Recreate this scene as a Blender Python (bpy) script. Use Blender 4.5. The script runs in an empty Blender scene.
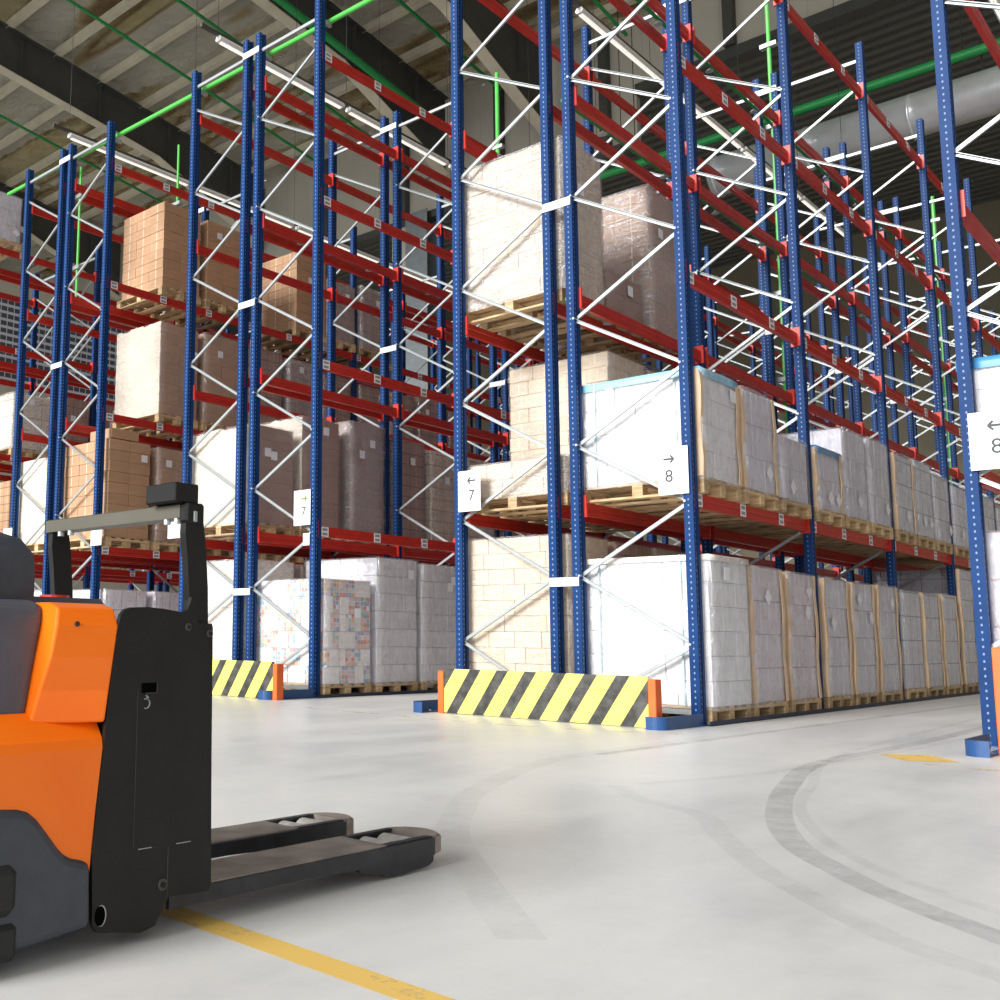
import bpy, math, random
from mathutils import Vector, Matrix
random.seed(7)
S = bpy.context.scene
COL = S.collection
PI = math.pi

# ------------------------------------------------------------------ camera
F = 1030.73; YAW = -0.7978; PITCH = 0.1263; ROLL = 0.0137
C0 = Vector((3.7431, -8.567, 0.6851)); CX, CY = 276.02, 504.8
sy, cy, sp, cp = math.sin(YAW), math.cos(YAW), math.sin(PITCH), math.cos(PITCH)
fw = Vector((sy*cp, cy*cp, sp)); r0 = Vector((cy, -sy, 0)); u0 = r0.cross(fw)
rt = math.cos(ROLL)*r0 + math.sin(ROLL)*u0
up = -math.sin(ROLL)*r0 + math.cos(ROLL)*u0
cam = bpy.data.cameras.new('camera'); co = bpy.data.objects.new('camera', cam); COL.objects.link(co)
co.matrix_world = Matrix(((rt.x, up.x, -fw.x, C0.x), (rt.y, up.y, -fw.y, C0.y), (rt.z, up.z, -fw.z, C0.z), (0, 0, 0, 1)))
cam.sensor_width = 36; cam.lens = F*36/1000
cam.shift_x = (500-CX)/1000; cam.shift_y = (CY-500)/1000
cam.clip_start = 0.05; cam.clip_end = 300
S.camera = co
S.view_settings.view_transform = 'Standard'; S.view_settings.look = 'None'
S.view_settings.gamma = 1; S.view_settings.use_curve_mapping = False
S.view_settings.exposure = 0.06

# ------------------------------------------------------------------ materials
MATS = {}
def newmat(name):
    m = bpy.data.materials.new(name); m.use_nodes = True
    nt = m.node_tree; b = nt.nodes['Principled BSDF']
    MATS[name] = m
    return m, nt, b
def N(nt, t, **kw):
    n = nt.nodes.new(t)
    for k, v in kw.items():
        if k.startswith('i_'): n.inputs[k[2:].replace('_', ' ')].default_value = v
        elif k.startswith('n_'): n.inputs[int(k[2:])].default_value = v
        else: setattr(n, k, v)
    return n
def L(nt, a, b): nt.links.new(a, b)
def mth(nt, op, a, b=None, c=None):
    n = nt.nodes.new('ShaderNodeMath'); n.operation = op
    for i, v in enumerate((a, b, c)):
        if v is None: continue
        if isinstance(v, (int, float)): n.inputs[i].default_value = v
        else: L(nt, v, n.inputs[i])
    return n.outputs[0]
def mix(nt, fac, a, b):
    n = nt.nodes.new('ShaderNodeMix'); n.data_type = 'RGBA'
    for i, v in ((0, fac), (6, a), (7, b)):
        if isinstance(v, (int, float)): n.inputs[i].default_value = v
        elif isinstance(v, tuple): n.inputs[i].default_value = (*v, 1) if len(v) == 3 else v
        else: L(nt, v, n.inputs[i])
    return n.outputs[2]
def ramp(nt, fac, stops):
    n = nt.nodes.new('ShaderNodeValToRGB')
    e = n.color_ramp.elements
    while len(e) < len(stops): e.new(0.5)
    for i, (p, c) in enumerate(stops):
        e[i].position = p; e[i].color = (*c, 1) if len(c) == 3 else c
    L(nt, fac, n.inputs[0]); return n.outputs[0]
def objco(nt): return N(nt, 'ShaderNodeTexCoord').outputs['Object']
def noise(nt, vec, scale, detail=3, rough=.5, dist=0):
    n = N(nt, 'ShaderNodeTexNoise'); n.inputs['Scale'].default_value = scale
    n.inputs['Detail'].default_value = detail; n.inputs['Roughness'].default_value = rough
    n.inputs['Distortion'].default_value = dist
    if vec is not None: L(nt, vec, n.inputs['Vector'])
    return n.outputs[0]
def mapping(nt, vec, scale=(1, 1, 1), loc=(0, 0, 0), rot=(0, 0, 0)):
    n = N(nt, 'ShaderNodeMapping'); n.inputs['Scale'].default_value = scale
    n.inputs['Location'].default_value = loc; n.inputs['Rotation'].default_value = rot
    L(nt, vec, n.inputs['Vector']); return n.outputs[0]
def bump(nt, h, strength, dist, b):
    n = N(nt, 'ShaderNodeBump'); n.inputs['Strength'].default_value = strength
    n.inputs['Distance'].default_value = dist; L(nt, h, n.inputs['Height'])
    L(nt, n.outputs[0], b.inputs['Normal'])
def simple(name, col, rough=.5, metal=0, nz=0, nscale=8, bmp=0, spec=None, coat=0):
    m, nt, b = newmat(name)
    b.inputs['Roughness'].default_value = rough; b.inputs['Metallic'].default_value = metal
    if spec is not None: b.inputs['Specular IOR Level'].default_value = spec
    if coat: b.inputs['Coat Weight'].default_value = coat; b.inputs['Coat Roughness'].default_value = .1
    oc = objco(nt); f = noise(nt, oc, nscale, 4)
    lo = tuple(c*(1-nz) for c in col); hi = tuple(min(1, c*(1+nz)) for c in col)
    L(nt, ramp(nt, f, [(.3, lo), (.7, hi)]), b.inputs['Base Color'])
    if bmp: bump(nt, f, bmp, .01, b)
    return m

# rack upright; holes painted as pale dots, for the brightness seen through them
def upright_mat():
    m, nt, b = newmat('rack_blue')
    oc = objco(nt); s = N(nt, 'ShaderNodeSeparateXYZ'); L(nt, oc, s.inputs[0])
    g = N(nt, 'ShaderNodeNewGeometry'); sn = N(nt, 'ShaderNodeSeparateXYZ'); L(nt, g.outputs['True Normal'], sn.inputs[0])
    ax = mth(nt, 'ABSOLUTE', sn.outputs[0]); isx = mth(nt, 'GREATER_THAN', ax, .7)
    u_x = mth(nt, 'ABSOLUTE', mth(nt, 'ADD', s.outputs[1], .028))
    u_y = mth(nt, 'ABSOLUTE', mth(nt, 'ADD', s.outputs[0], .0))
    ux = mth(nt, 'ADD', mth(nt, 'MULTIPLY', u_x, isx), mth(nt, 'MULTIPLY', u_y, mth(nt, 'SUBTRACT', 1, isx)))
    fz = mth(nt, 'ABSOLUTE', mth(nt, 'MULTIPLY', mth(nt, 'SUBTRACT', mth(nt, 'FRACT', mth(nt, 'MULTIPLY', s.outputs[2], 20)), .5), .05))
    hole_dot = mth(nt, 'MULTIPLY', mth(nt, 'LESS_THAN', ux, .0055), mth(nt, 'LESS_THAN', fz, .008))
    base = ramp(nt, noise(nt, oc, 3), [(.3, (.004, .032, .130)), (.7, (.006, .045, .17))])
    L(nt, mix(nt, hole_dot, base, (.20, .28, .42)), b.inputs['Base Color'])
    b.inputs['Roughness'].default_value = .5; b.inputs['Specular IOR Level'].default_value = .15
    return m
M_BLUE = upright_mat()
M_BLUEP = simple('guard_blue', (.014, .065, .20), .35, 0, .15)
M_RED = simple('beam_red', (.50, .022, .012), .38, 0, .12, 5)
M_REDC = simple('connector_red', (.62, .035, .02), .4, 0, .1)
M_GALV = simple('galvanised_steel', (.40, .43, .44), .42, .4, .06, 12)
M_ORPOST = simple('post_orange', (.80, .13, .02), .45, 0, .08)
M_WHITEP = simple('white_plate', (.86, .86, .86), .5, 0, .02)
M_SIGN = simple('sign_white', (.90, .90, .89), .45, 0, .02)
M_SIGNTXT = simple('sign_dark_print', (.05, .06, .06), .6)
M_SIGNGRN = simple('sign_arrow_green', (.12, .20, .03), .6)
M_GREEN = simple('pipe_green', (.015, .30, .07), .35, 0, .1)
M_GREENL = simple('pipe_green_light', (.10, .55, .09), .35, 0, .1)
M_STEELG = simple('steel_grey', (.065, .068, .062), .6, 0, .12, 2)
M_BEIGE = simple('steel_beige', (.66, .60, .46), .55, 0, .1, 2)
M_DUCT = simple('duct_metal', (.78, .81, .84), .36, .6, .08, 3, .05)
M_WALL = None
M_TRIM = simple('trim_dark', (.10, .10, .09), .6)
M_DARK = simple('dark_steel', (.03, .03, .03), .6)
M_TUBE, nt, b = newmat('lamp_tube'); b.inputs['Base Color'].default_value = (.9, .9, .85, 1)
b.inputs['Emission Color'].default_value = (1, .95, .85, 1); b.inputs['Emission Strength'].default_value = .7
M_LAMPH = simple('lamp_housing', (.80, .80, .78), .4)
M_RUBBER = simple('black_rubber', (.015, .015, .016), .7)
M_WHEEL = simple('wheel_urethane', (.55, .53, .50), .6, 0, .2, 30)

def label_mat():
    m, nt, b = newmat('barcode_label')
    oc = objco(nt); s = N(nt, 'ShaderNodeSeparateXYZ'); L(nt, oc, s.inputs[0])
    yy = mth(nt, 'MULTIPLY', mth(nt, 'FRACT', mth(nt, 'MULTIPLY', s.outputs[1], 90)), 1)
    bars = mth(nt, 'GREATER_THAN', yy, .30)
    z = mth(nt, 'ABSOLUTE', s.outputs[2]); band = mth(nt, 'MULTIPLY', mth(nt, 'GREATER_THAN', z, .010), mth(nt, 'LESS_THAN', z, .042))
    bars = mth(nt, 'MULTIPLY', bars, band)
    inn = mth(nt, 'LESS_THAN', mth(nt, 'ABSOLUTE', s.outputs[1]), .042); bars = mth(nt, 'MULTIPLY', bars, inn)
    L(nt, mix(nt, bars, (.85, .85, .87), (.05, .05, .07)), b.inputs['Base Color']); b.inputs['Roughness'].default_value = .5
    return m
M_LABEL = label_mat()

def wood_mat():
    m, nt, b = newmat('pallet_wood')
    oc = objco(nt); oi = N(nt, 'ShaderNodeObjectInfo')
    f = noise(nt, mapping(nt, oc, (3, 14, 14)), 2.5, 5, .6)
    c = ramp(nt, f, [(.25, (.36, .23, .11)), (.55, (.60, .43, .24)), (.8, (.74, .58, .36))])
    hv = N(nt, 'ShaderNodeHueSaturation'); L(nt, c, hv.inputs['Color'])
    L(nt, mth(nt, 'MULTIPLY_ADD', oi.outputs['Random'], .5, .72), hv.inputs['Value'])
    L(nt, hv.outputs[0], b.inputs['Base Color']); b.inputs['Roughness'].default_value = .8
    bump(nt, f, .3, .003, b); return m
M_WOOD = wood_mat()

def carton_mat(name, col, tape, var=.12, seams=None, spots=None, cluster=0):
    """col: board colour. seams=(w,h): brick joints for far loads. spots: print colours"""
    m, nt, b = newmat(name)
    oc = objco(nt); oi = N(nt, 'ShaderNodeObjectInfo')
    f = noise(nt, mapping(nt, oc, (1, 1, 4)), 4, 4)
    c = ramp(nt, f, [(.3, tuple(x*.9 for x in col)), (.7, tuple(min(1, x*1.06) for x in col))])
    s = N(nt, 'ShaderNodeSeparateXYZ'); L(nt, oc, s.inputs[0])
    hcoord = mth(nt, 'ADD', s.outputs[0], s.outputs[1])
    if seams:
        w, h = seams
        row = mth(nt, 'FLOOR', mth(nt, 'MULTIPLY', s.outputs[2], 1/h))
        uu = mth(nt, 'MULTIPLY', hcoord, 1/w)
        fu = mth(nt, 'ABSOLUTE', mth(nt, 'SUBTRACT', mth(nt, 'FRACT', uu), .5))
        fv = mth(nt, 'ABSOLUTE', mth(nt, 'SUBTRACT', mth(nt, 'FRACT', mth(nt, 'MULTIPLY', s.outputs[2], 1/h)), .5))
        seam = mth(nt, 'MAXIMUM', mth(nt, 'GREATER_THAN', fu, .5-.006/w), mth(nt, 'GREATER_THAN', fv, .5-.006/h))
        tap = mth(nt, 'LESS_THAN', fu, .02/w)
        cid = mth(nt, 'FRACT', mth(nt, 'MULTIPLY', mth(nt, 'SINE', mth(nt, 'ADD', mth(nt, 'MULTIPLY', row, 12.9), mth(nt, 'MULTIPLY', mth(nt, 'FLOOR', uu), 78.2))), 437.5))
        hv0 = N(nt, 'ShaderNodeHueSaturation'); L(nt, c, hv0.inputs['Color']); L(nt, mth(nt, 'MULTIPLY_ADD', cid, var, 1-var/2), hv0.inputs['Value'])
        c = mix(nt, mth(nt, 'MULTIPLY', tap, .5), hv0.outputs[0], tape)
        c = mix(nt, seam, c, tuple(x*.35 for x in col))
    if spots:
        cell, th, cols = spots
        mp = mapping(nt, oc, (1/cell, 1/cell, 1/cell))
        wn = N(nt, 'ShaderNodeTexWhiteNoise'); wn.noise_dimensions = '3D'
        fl = N(nt, 'ShaderNodeVectorMath', operation='FLOOR')
        cb = N(nt, 'ShaderNodeCombineXYZ'); L(nt, mth(nt, 'MULTIPLY', hcoord, 1/cell), cb.inputs[0]); L(nt, mth(nt, 'MULTIPLY', s.outputs[2], 1/cell), cb.inputs[1])
        L(nt, mth(nt, 'MULTIPLY', oi.outputs['Random'], 50), cb.inputs[2])
        L(nt, cb.outputs[0], fl.inputs[0]); L(nt, fl.outputs[0], wn.inputs[0])
        rp = N(nt, 'ShaderNodeValToRGB'); rp.color_ramp.interpolation = 'CONSTANT'; e = rp.color_ramp.elements
        while len(e) < len(cols): e.new(.5)
        for i, cc in enumerate(cols): e[i].position = i/len(cols); e[i].color = (*cc, 1)
        sc = N(nt, 'ShaderNodeSeparateColor'); L(nt, wn.outputs['Color'], sc.inputs[0])
        L(nt, sc.outputs[1], rp.inputs[0])
        fr = N(nt, 'ShaderNodeVectorMath', operation='FRACTION'); L(nt, cb.outputs[0], fr.inputs[0])
        s2 = N(nt, 'ShaderNodeSeparateXYZ'); L(nt, fr.outputs[0], s2.inputs[0])
        ins = mth(nt, 'MULTIPLY', mth(nt, 'LESS_THAN', mth(nt, 'ABSOLUTE', mth(nt, 'SUBTRACT', s2.outputs[0], .5)), .46 if cluster else .36), mth(nt, 'LESS_THAN', mth(nt, 'ABSOLUTE', mth(nt, 'SUBTRACT', s2.outputs[1], .5)), .46 if cluster else .36))
        on = mth(nt, 'MULTIPLY', ins, mth(nt, 'LESS_THAN', sc.outputs[0], th))
        if cluster:
            c2 = N(nt, 'ShaderNodeCombineXYZ'); L(nt, mth(nt, 'FLOOR', mth(nt, 'MULTIPLY', hcoord, 1/.156)), c2.inputs[0]); L(nt, mth(nt, 'FLOOR', mth(nt, 'MULTIPLY', s.outputs[2], 1/.208)), c2.inputs[1])
            L(nt, mth(nt, 'MULTIPLY', oi.outputs['Random'], 31), c2.inputs[2])
            w2 = N(nt, 'ShaderNodeTexWhiteNoise'); w2.noise_dimensions = '3D'; L(nt, c2.outputs[0], w2.inputs[0])
            on = mth(nt, 'MULTIPLY', on, mth(nt, 'LESS_THAN', w2.outputs[0], .58))
        on = mth(nt, 'MULTIPLY', on, .95 if cluster else .6)
        c = mix(nt, on, c, rp.outputs[0])
    hv = N(nt, 'ShaderNodeHueSaturation'); L(nt, c, hv.inputs['Color'])
    L(nt, mth(nt, 'MULTIPLY_ADD', oi.outputs['Random'], var, 1-var*.6), hv.inputs['Value'])
    L(nt, hv.outputs[0], b.inputs['Base Color']); b.inputs['Roughness'].default_value = .65
    bump(nt, f, .15, .004, b); return m
WHITE = (.74, .73, .82); BROWN = (.50, .30, .175); WSP = 0; TAN = (.66, .49, .32); RBROWN = (.36, .22, .165)
GREYS = [(.55, .55, .62), (.62, .62, .68), (.5, .5, .58), (.68, .68, .74)]
REDS = [(.75, .3, .35), (.78, .5, .55), (.62, .62, .68), (.8, .42, .45)]
COLS = [(.75, .25, .2), (.25, .42, .6), (.78, .5, .25), (.74, .5, .56), (.42, .6, .58), (.78, .66, .7)]
KINDS = {
 'white': dict(m=carton_mat('carton_white', WHITE, (.7, .7, .75), spots=(.05, .07, GREYS)), f=carton_mat('carton_white_rows', WHITE, (.72, .72, .8), .08, (.26, .295), (.055, .10, GREYS)), nz=4, ny=3, nx=4, txt='white wrapped cartons'),
 'pink': dict(m=carton_mat('carton_white_red_print', (.77, .72, .79), (.7, .7, .75), spots=(.045, .14, REDS)), f=carton_mat('carton_pink_rows', (.77, .72, .79), (.75, .65, .7), .08, (.26, .295), (.05, .14, REDS)), nz=4, ny=3, nx=4, txt='white wrapped cartons with red print'),
 'plain': dict(m=carton_mat('carton_plain_white', (.86, .86, .88), (.8, .8, .82), .04), f=None, nz=5, ny=3, nx=4, txt='plain white cartons'),
 'grey': dict(m=carton_mat('carton_grey_white', (.74, .75, .80), (.7, .7, .75), spots=(.07, .08, GREYS)), f=None, nz=7, ny=3, nx=4, txt='tall grey-white cartons'),
 'colour': dict(m=carton_mat('carton_colour_squares', (.86, .84, .85), (.9, .9, .9), .04, spots=(.052, .95, COLS), cluster=1), f=None, nz=6, ny=3, nx=4, txt='white cartons with coloured squares'),
 'brown': dict(m=carton_mat('carton_brown', BROWN, (.72, .60, .46)), f=carton_mat('carton_brown_rows', BROWN, (.66, .5, .36), .14, (.27, .155)), nz=9, ny=2, nx=3, txt='brown cartons'),
 'rbrown': dict(m=carton_mat('carton_red_brown', RBROWN, (.5, .36, .28)), f=carton_mat('carton_red_brown_rows', RBROWN, (.5, .36, .28), .12, (.3, .16)), nz=8, ny=2, nx=3, txt='dark brown wrapped cartons'),
 'tan': dict(m=carton_mat('carton_tan', (.74, .60, .44), (.86, .78, .66)), f=carton_mat('carton_tan_rows', (.74, .60, .44), (.86, .78, .66), .1, (.25, .17)), nz=10, ny=3, nx=5, txt='light tan cartons'),
 'cream': dict(m=carton_mat('carton_cream', (.80, .72, .60), (.85, .8, .7)), f=carton_mat('carton_cream_rows', (.80, .72, .60), (.85, .8, .7), .06, (.4, .3)), nz=5, ny=2, nx=3, txt='cream cartons under cloudy film'),
 'crate': dict(m=None, f=carton_mat('crate_rows', (.45, .46, .48), (.1, .1, .1), .1, (.12, .14)), nz=1, ny=1, nx=1, txt='grey crates'),
}
M_TAPE = simple('packing_tape', (.80, .72, .58), .3)
M_TAPEW = simple('packing_tape_white', (.80, .80, .84), .3)
M_BOARD = simple('corner_board', (.74, .55, .37), .6, 0, .08)
M_BLUESHEET = simple('top_sheet_blue', (.30, .62, .80), .4, 0, .04)
M_BLUESHEETD = simple('top_sheet_strong_blue', (.06, .28, .58), .4, 0, .04)
M_CREAMSHEET = simple('top_sheet_cream', (.80, .76, .70), .4, 0, .05)
M_STRAP = simple('strap_grey', (.42, .55, .58), .4)
M_PLABEL = simple('paper_label', (.84, .84, .88), .6, 0, .02)

def film_mat(name, amount, milk, vert=0, col=(.85, .85, .88, 1)):
    m, nt, b = newmat(name)
    oc = objco(nt)
    f1 = noise(nt, mapping(nt, oc, (6, 6, .9) if vert else (2, 2, 9)), 2.6 if vert else 3.2, 6, .65, 1.2)
    f2 = noise(nt, mapping(nt, oc, (1.5, 1.5, 1), rot=(0, .5, .3)), 6, 2, .5, 2)
    h = mth(nt, 'ADD', f1, mth(nt, 'MULTIPLY', f2, .5))
    tr = N(nt, 'ShaderNodeBsdfTransparent'); gl = N(nt, 'ShaderNodeBsdfGlossy'); gl.inputs['Roughness'].default_value = .24
    gl.inputs['Color'].default_value = (.95, .95, 1, 1)
    df = N(nt, 'ShaderNodeBsdfDiffuse'); df.inputs['Color'].default_value = col
    bp = N(nt, 'ShaderNodeBump'); bp.inputs['Strength'].default_value = .9 if amount < .75 else .35; bp.inputs['Distance'].default_value = .03
    L(nt, h, bp.inputs['Height']); L(nt, bp.outputs[0], gl.inputs['Normal']); L(nt, bp.outputs[0], df.inputs['Normal'])
    k = N(nt, 'ShaderNodeMapRange'); k.inputs[1].default_value = .55; k.inputs[2].default_value = 1.1; k.inputs[3].default_value = amount*.35 if amount < .75 else .62; k.inputs[4].default_value = amount*1.6 if amount < .75 else .95
    L(nt, h, k.inputs[0])
    ms = N(nt, 'ShaderNodeMixShader'); ms.inputs[0].default_value = milk
    L(nt, gl.outputs[0], ms.inputs[1]); L(nt, df.outputs[0], ms.inputs[2])
    m2 = N(nt, 'ShaderNodeMixShader'); L(nt, k.outputs[0], m2.inputs[0]); L(nt, tr.outputs[0], m2.inputs[1]); L(nt, ms.outputs[0], m2.inputs[2])
    L(nt, m2.outputs[0], nt.nodes['Material Output'].inputs['Surface'])
    return m
M_FILM = film_mat('stretch_film', .26, .3)
M_FILMH = film_mat('cloudy_film', .42, .6)
M_FILMV = film_mat('glint_streak_film', .34, .5, 1)  # vertical reflections painted as milky streaks, besides the film's own gloss
M_GLARE = film_mat('front_glare_film', .80, .85, col=(.84, .77, .66, 1))  # glare of the lit load fronts, put into a cream sheet colour
M_FILMG = film_mat('glossy_film', .50, .5)

# ------------------------------------------------------------------ mesh helpers
class MB:
    def __init__(s): s.v = []; s.f = []; s.m = []; s.mats = []
    def mi(s, m):
        if m not in s.mats: s.mats.append(m)
        return s.mats.index(m)
    def face(s, vs, m):
        k = len(s.v); s.v += [tuple(v) for v in vs]; s.f.append(tuple(range(k, k+len(vs)))); s.m.append(s.mi(m))
    def add(s, vs, fs, m, M=None):
        k = len(s.v)
        for v in vs: s.v.append(tuple(M @ Vector(v)) if M is not None else tuple(v))
        for f in fs: s.f.append(tuple(i+k for i in f)); s.m.append(s.mi(m))
    def box(s, x0, x1, y0, y1, z0, z1, m, M=None):
        vs = [(x, y, z) for z in (z0, z1) for y in (y0, y1) for x in (x0, x1)]
        s.add(vs, [(0, 2, 3, 1), (4, 5, 7, 6), (0, 1, 5, 4), (2, 6, 7, 3), (0, 4, 6, 2), (1, 3, 7, 5)], m, M)
    def bbox(s, x0, x1, y0, y1, z0, z1, c, m, M=None):
        """box with chamfered edges"""
        vs = []; idx = {}
        X = (x0, x1); Y = (y0, y1); Z = (z0, z1)
        for i in (0, 1):
            for j in (0, 1):
                for k in (0, 1):
                    sx, sy_, sz = (1, -1)[i], (1, -1)[j], (1, -1)[k]
                    for a, d in (('x', (0, c, c)), ('y', (c, 0, c)), ('z', (c, c, 0))):
                        idx[(i, j, k, a)] = len(vs)
                        vs.append((X[i]+sx*d[0], Y[j]+sy_*d[1], Z[k]+sz*d[2]))
        I = lambda i, j, k, a: idx[(i, j, k, a)]
        fs = []
        for i in (0, 1):
            q = [I(i, 0, 0, 'x'), I(i, 1, 0, 'x'), I(i, 1, 1, 'x'), I(i, 0, 1, 'x')]; fs.append(q if i else q[::-1])
            q = [I(0, i, 0, 'y'), I(0, i, 1, 'y'), I(1, i, 1, 'y'), I(1, i, 0, 'y')]; fs.append(q if i else q[::-1])
            q = [I(0, 0, i, 'z'), I(1, 0, i, 'z'), I(1, 1, i, 'z'), I(0, 1, i, 'z')]; fs.append(q if i else q[::-1])
        for a in (0, 1):
            for b_ in (0, 1):
                fs.append([I(a, b_, 0, 'x'), I(a, b_, 1, 'x'), I(a, b_, 1, 'y'), I(a, b_, 0, 'y')])
                fs.append([I(a, 0, b_, 'x'), I(a, 1, b_, 'x'), I(a, 1, b_, 'z'), I(a, 0, b_, 'z')])
                fs.append([I(0, a, b_, 'y'), I(1, a, b_, 'y'), I(1, a, b_, 'z'), I(0, a, b_, 'z')])
                for c_ in (0, 1): pass
        for i in (0, 1):
            for j in (0, 1):
                for k in (0, 1): fs.append([I(i, j, k, 'x'), I(i, j, k, 'y'), I(i, j, k, 'z')])
        s.add(vs, fs, m, M)
    def bar(s, p, q, w, t, m, side=None):
        """rectangular bar from p to q"""
        p = Vector(p); q = Vector(q); d = (q-p).normalized()
        a = Vector(side) if side else (Vector((0, 0, 1)) if abs(d.z) < .9 else Vector((1, 0, 0)))
        a = (a - d*a.dot(d)).normalized(); b_ = d.cross(a)
        vs = [e + a*i*w/2 + b_*j*t/2 for e in (p, q) for i, j in ((-1, -1), (1, -1), (1, 1), (-1, 1))]
        s.add(vs, [(0, 1, 2, 3), (7, 6, 5, 4), (0, 4, 5, 1), (1, 5, 6, 2), (2, 6, 7, 3), (3, 7, 4, 0)], m)
    def tube(s, pts, r, m, n=10, cap=True):
        pts = [Vector(p) for p in pts]; k0 = len(s.v); rings = []
        for i, p in enumerate(pts):
            d = (pts[min(i+1, len(pts)-1)] - pts[max(i-1, 0)]).normalized()
            a = Vector((0, 0, 1)) if abs(d.z) < .9 else Vector((1, 0, 0))
            a = (a - d*a.dot(d)).normalized(); b_ = d.cross(a)
            rr = r[i] if isinstance(r, (list, tuple)) else r
            rings.append([p + (a*math.cos(2*PI*j/n) + b_*math.sin(2*PI*j/n))*rr for j in range(n)])
        vs = [v for R_ in rings for v in R_]; fs = []
        for i in range(len(pts)-1):
            for j in range(n): fs.append((i*n+j, i*n+(j+1) % n, (i+1)*n+(j+1) % n, (i+1)*n+j))
        if cap: fs.append(tuple(range(n))[::-1]); fs.append(tuple((len(pts)-1)*n+j for j in range(n)))
        s.add(vs, fs, m)
    def prism(s, poly, axis, a0, a1, m):
        """poly of 2D points extruded along axis ('x': poly=(y,z); 'y': (x,z); 'z': (x,y))"""
        def P(u, v, w): return {'x': (w, u, v), 'y': (u, w, v), 'z': (u, v, w)}[axis]
        n = len(poly); vs = [P(u, v, a0) for u, v in poly] + [P(u, v, a1) for u, v in poly]
        fs = [tuple(range(n)), tuple(range(2*n-1, n-1, -1))] + [(i, i+n, (i+1) % n+n, (i+1) % n) for i in range(n)]
        s.add(vs, fs, m)
    def mesh(s, name, smooth=False, fix=True):
        me = bpy.data.meshes.new(name); me.from_pydata(s.v, [], s.f)
        for m in s.mats: me.materials.append(m)
        for p, k in zip(me.polygons, s.m): p.material_index = k; p.use_smooth = smooth
        me.update()
        if fix:
            import bmesh
            bm = bmesh.new(); bm.from_mesh(me); bmesh.ops.recalc_face_normals(bm, faces=bm.faces[:]); bm.to_mesh(me); bm.free()
        return me
    def build(s, name, parent=None, loc=(0, 0, 0), smooth=False):
        return inst(name, s.mesh(name, smooth), parent, loc)
def inst(name, me, parent=None, loc=(0, 0, 0), rot=None):
    o = bpy.data.objects.new(name, me); COL.objects.link(o); o.location = loc
    if rot: o.rotation_euler = rot
    if parent: o.parent = parent
    return o
def tag(o, label, cat, group=None, kind=None):
    o['label'] = label; o['category'] = cat
    if group: o['group'] = group
    if kind: o['kind'] = kind
    return o
def thing(name, label, cat, loc=(0, 0, 0), group=None):
    o = inst(name, None, None, loc); return tag(o, label, cat, group)
def struct(name, mb, smooth=False):
    o = mb.build(name, smooth=smooth); o['kind'] = 'structure'; return o
def text_mesh(txt, size, depth=.002):
    cu = bpy.data.curves.new('t', 'FONT'); cu.body = txt; cu.size = size; cu.extrude = depth; cu.align_x = 'CENTER'; cu.align_y = 'CENTER'
    o = bpy.data.objects.new('t', cu); COL.objects.link(o)
    dg = bpy.context.evaluated_depsgraph_get(); dg.update()
    me = bpy.data.meshes.new_from_object(o.evaluated_get(dg)); bpy.data.objects.remove(o); return me

# ------------------------------------------------------------------ rack layout
D, G, A, B = 1.0578, .2384, 2.0265, 2.8
LZ = [0, 1.9258, 3.9126, 5.9419, 7.7994]
XF = {}   # x of the posts
XF[1] = 0; XF[2] = -D; XF[3] = -D-G; XF[4] = -2*D-G
for k in range(5, 19, 4):
    XF[k] = XF[k-1]-A; XF[k+1] = XF[k]-D; XF[k+2] = XF[k+1]-G; XF[k+3] = XF[k+2]-D
XF[0] = A
# racks: name -> (x of +X posts, x of -X posts, which side faces the aisle, bays)
RACKS = [('R0', A+D, A, -1, 2), ('R1', XF[1], XF[2], 1, 6), ('R2', XF[3], XF[4], -1, 7), ('R3', XF[5], XF[6], 1, 8),
         ('R4', XF[7], XF[8], -1, 8), ('R5', XF[9], XF[10], 1, 8), ('R6', XF[11], XF[12], -1, 7), ('R7', XF[13], XF[14], 1, 4), ('R8', XF[15], XF[16], -1, 3)]
RLAB = {'R0': 'blue pallet rack cut by the right edge of the photo',
 'R1': 'blue and red pallet rack with the arrow 8 sign, centre block',
 'R2': 'blue and red pallet rack with the left arrow 7 sign, centre block',
 'R3': 'blue and red pallet rack with the right arrow 7 sign, left block',
 'R4': 'blue pallet rack backing onto the right arrow 7 rack',
 'R5': 'blue pallet rack holding tall brown carton stacks behind the truck',
 'R6': 'blue pallet rack just right of the white top load at the left edge',
 'R7': 'pallet rack at the left edge holding white load on top level',
 'R8': 'farthest pallet rack, behind the one at the left edge'}
RPH = {'R0': 'rack at right edge', 'R1': 'rack signed arrow-right 8', 'R2': 'rack signed arrow-left 7', 'R3': 'rack signed arrow-right 7',
 'R4': 'fifth rack from right', 'R5': 'sixth rack from right', 'R6': 'seventh rack from right', 'R7': 'leftmost rack', 'R8': 'farthest left rack'}
LPH = ['ground level', 'first shelf', 'second shelf', 'third shelf', 'top shelf']
ORD = ['first', 'second', 'third', 'fourth', 'fifth', 'sixth', 'seventh', 'eighth', 'ninth', 'tenth', 'eleventh', 'twelfth', '13th', '14th', '15th', '16th', '17th', '18th', '19th', '20th', '21st']
ZT = 8.45
def post_mesh():
    mb = MB(); w, d = .04, .055
    poly = [(-w, -d), (w, -d), (w, -.012), (w-.014, -.006), (w-.014, .012), (w, .018), (w, d), (-w, d), (-w, .018), (-w+.014, .012), (-w+.014, -.006), (-w, -.012)]
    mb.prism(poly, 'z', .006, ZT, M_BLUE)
    return mb.mesh('upright_post')
POST = post_mesh()
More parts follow.
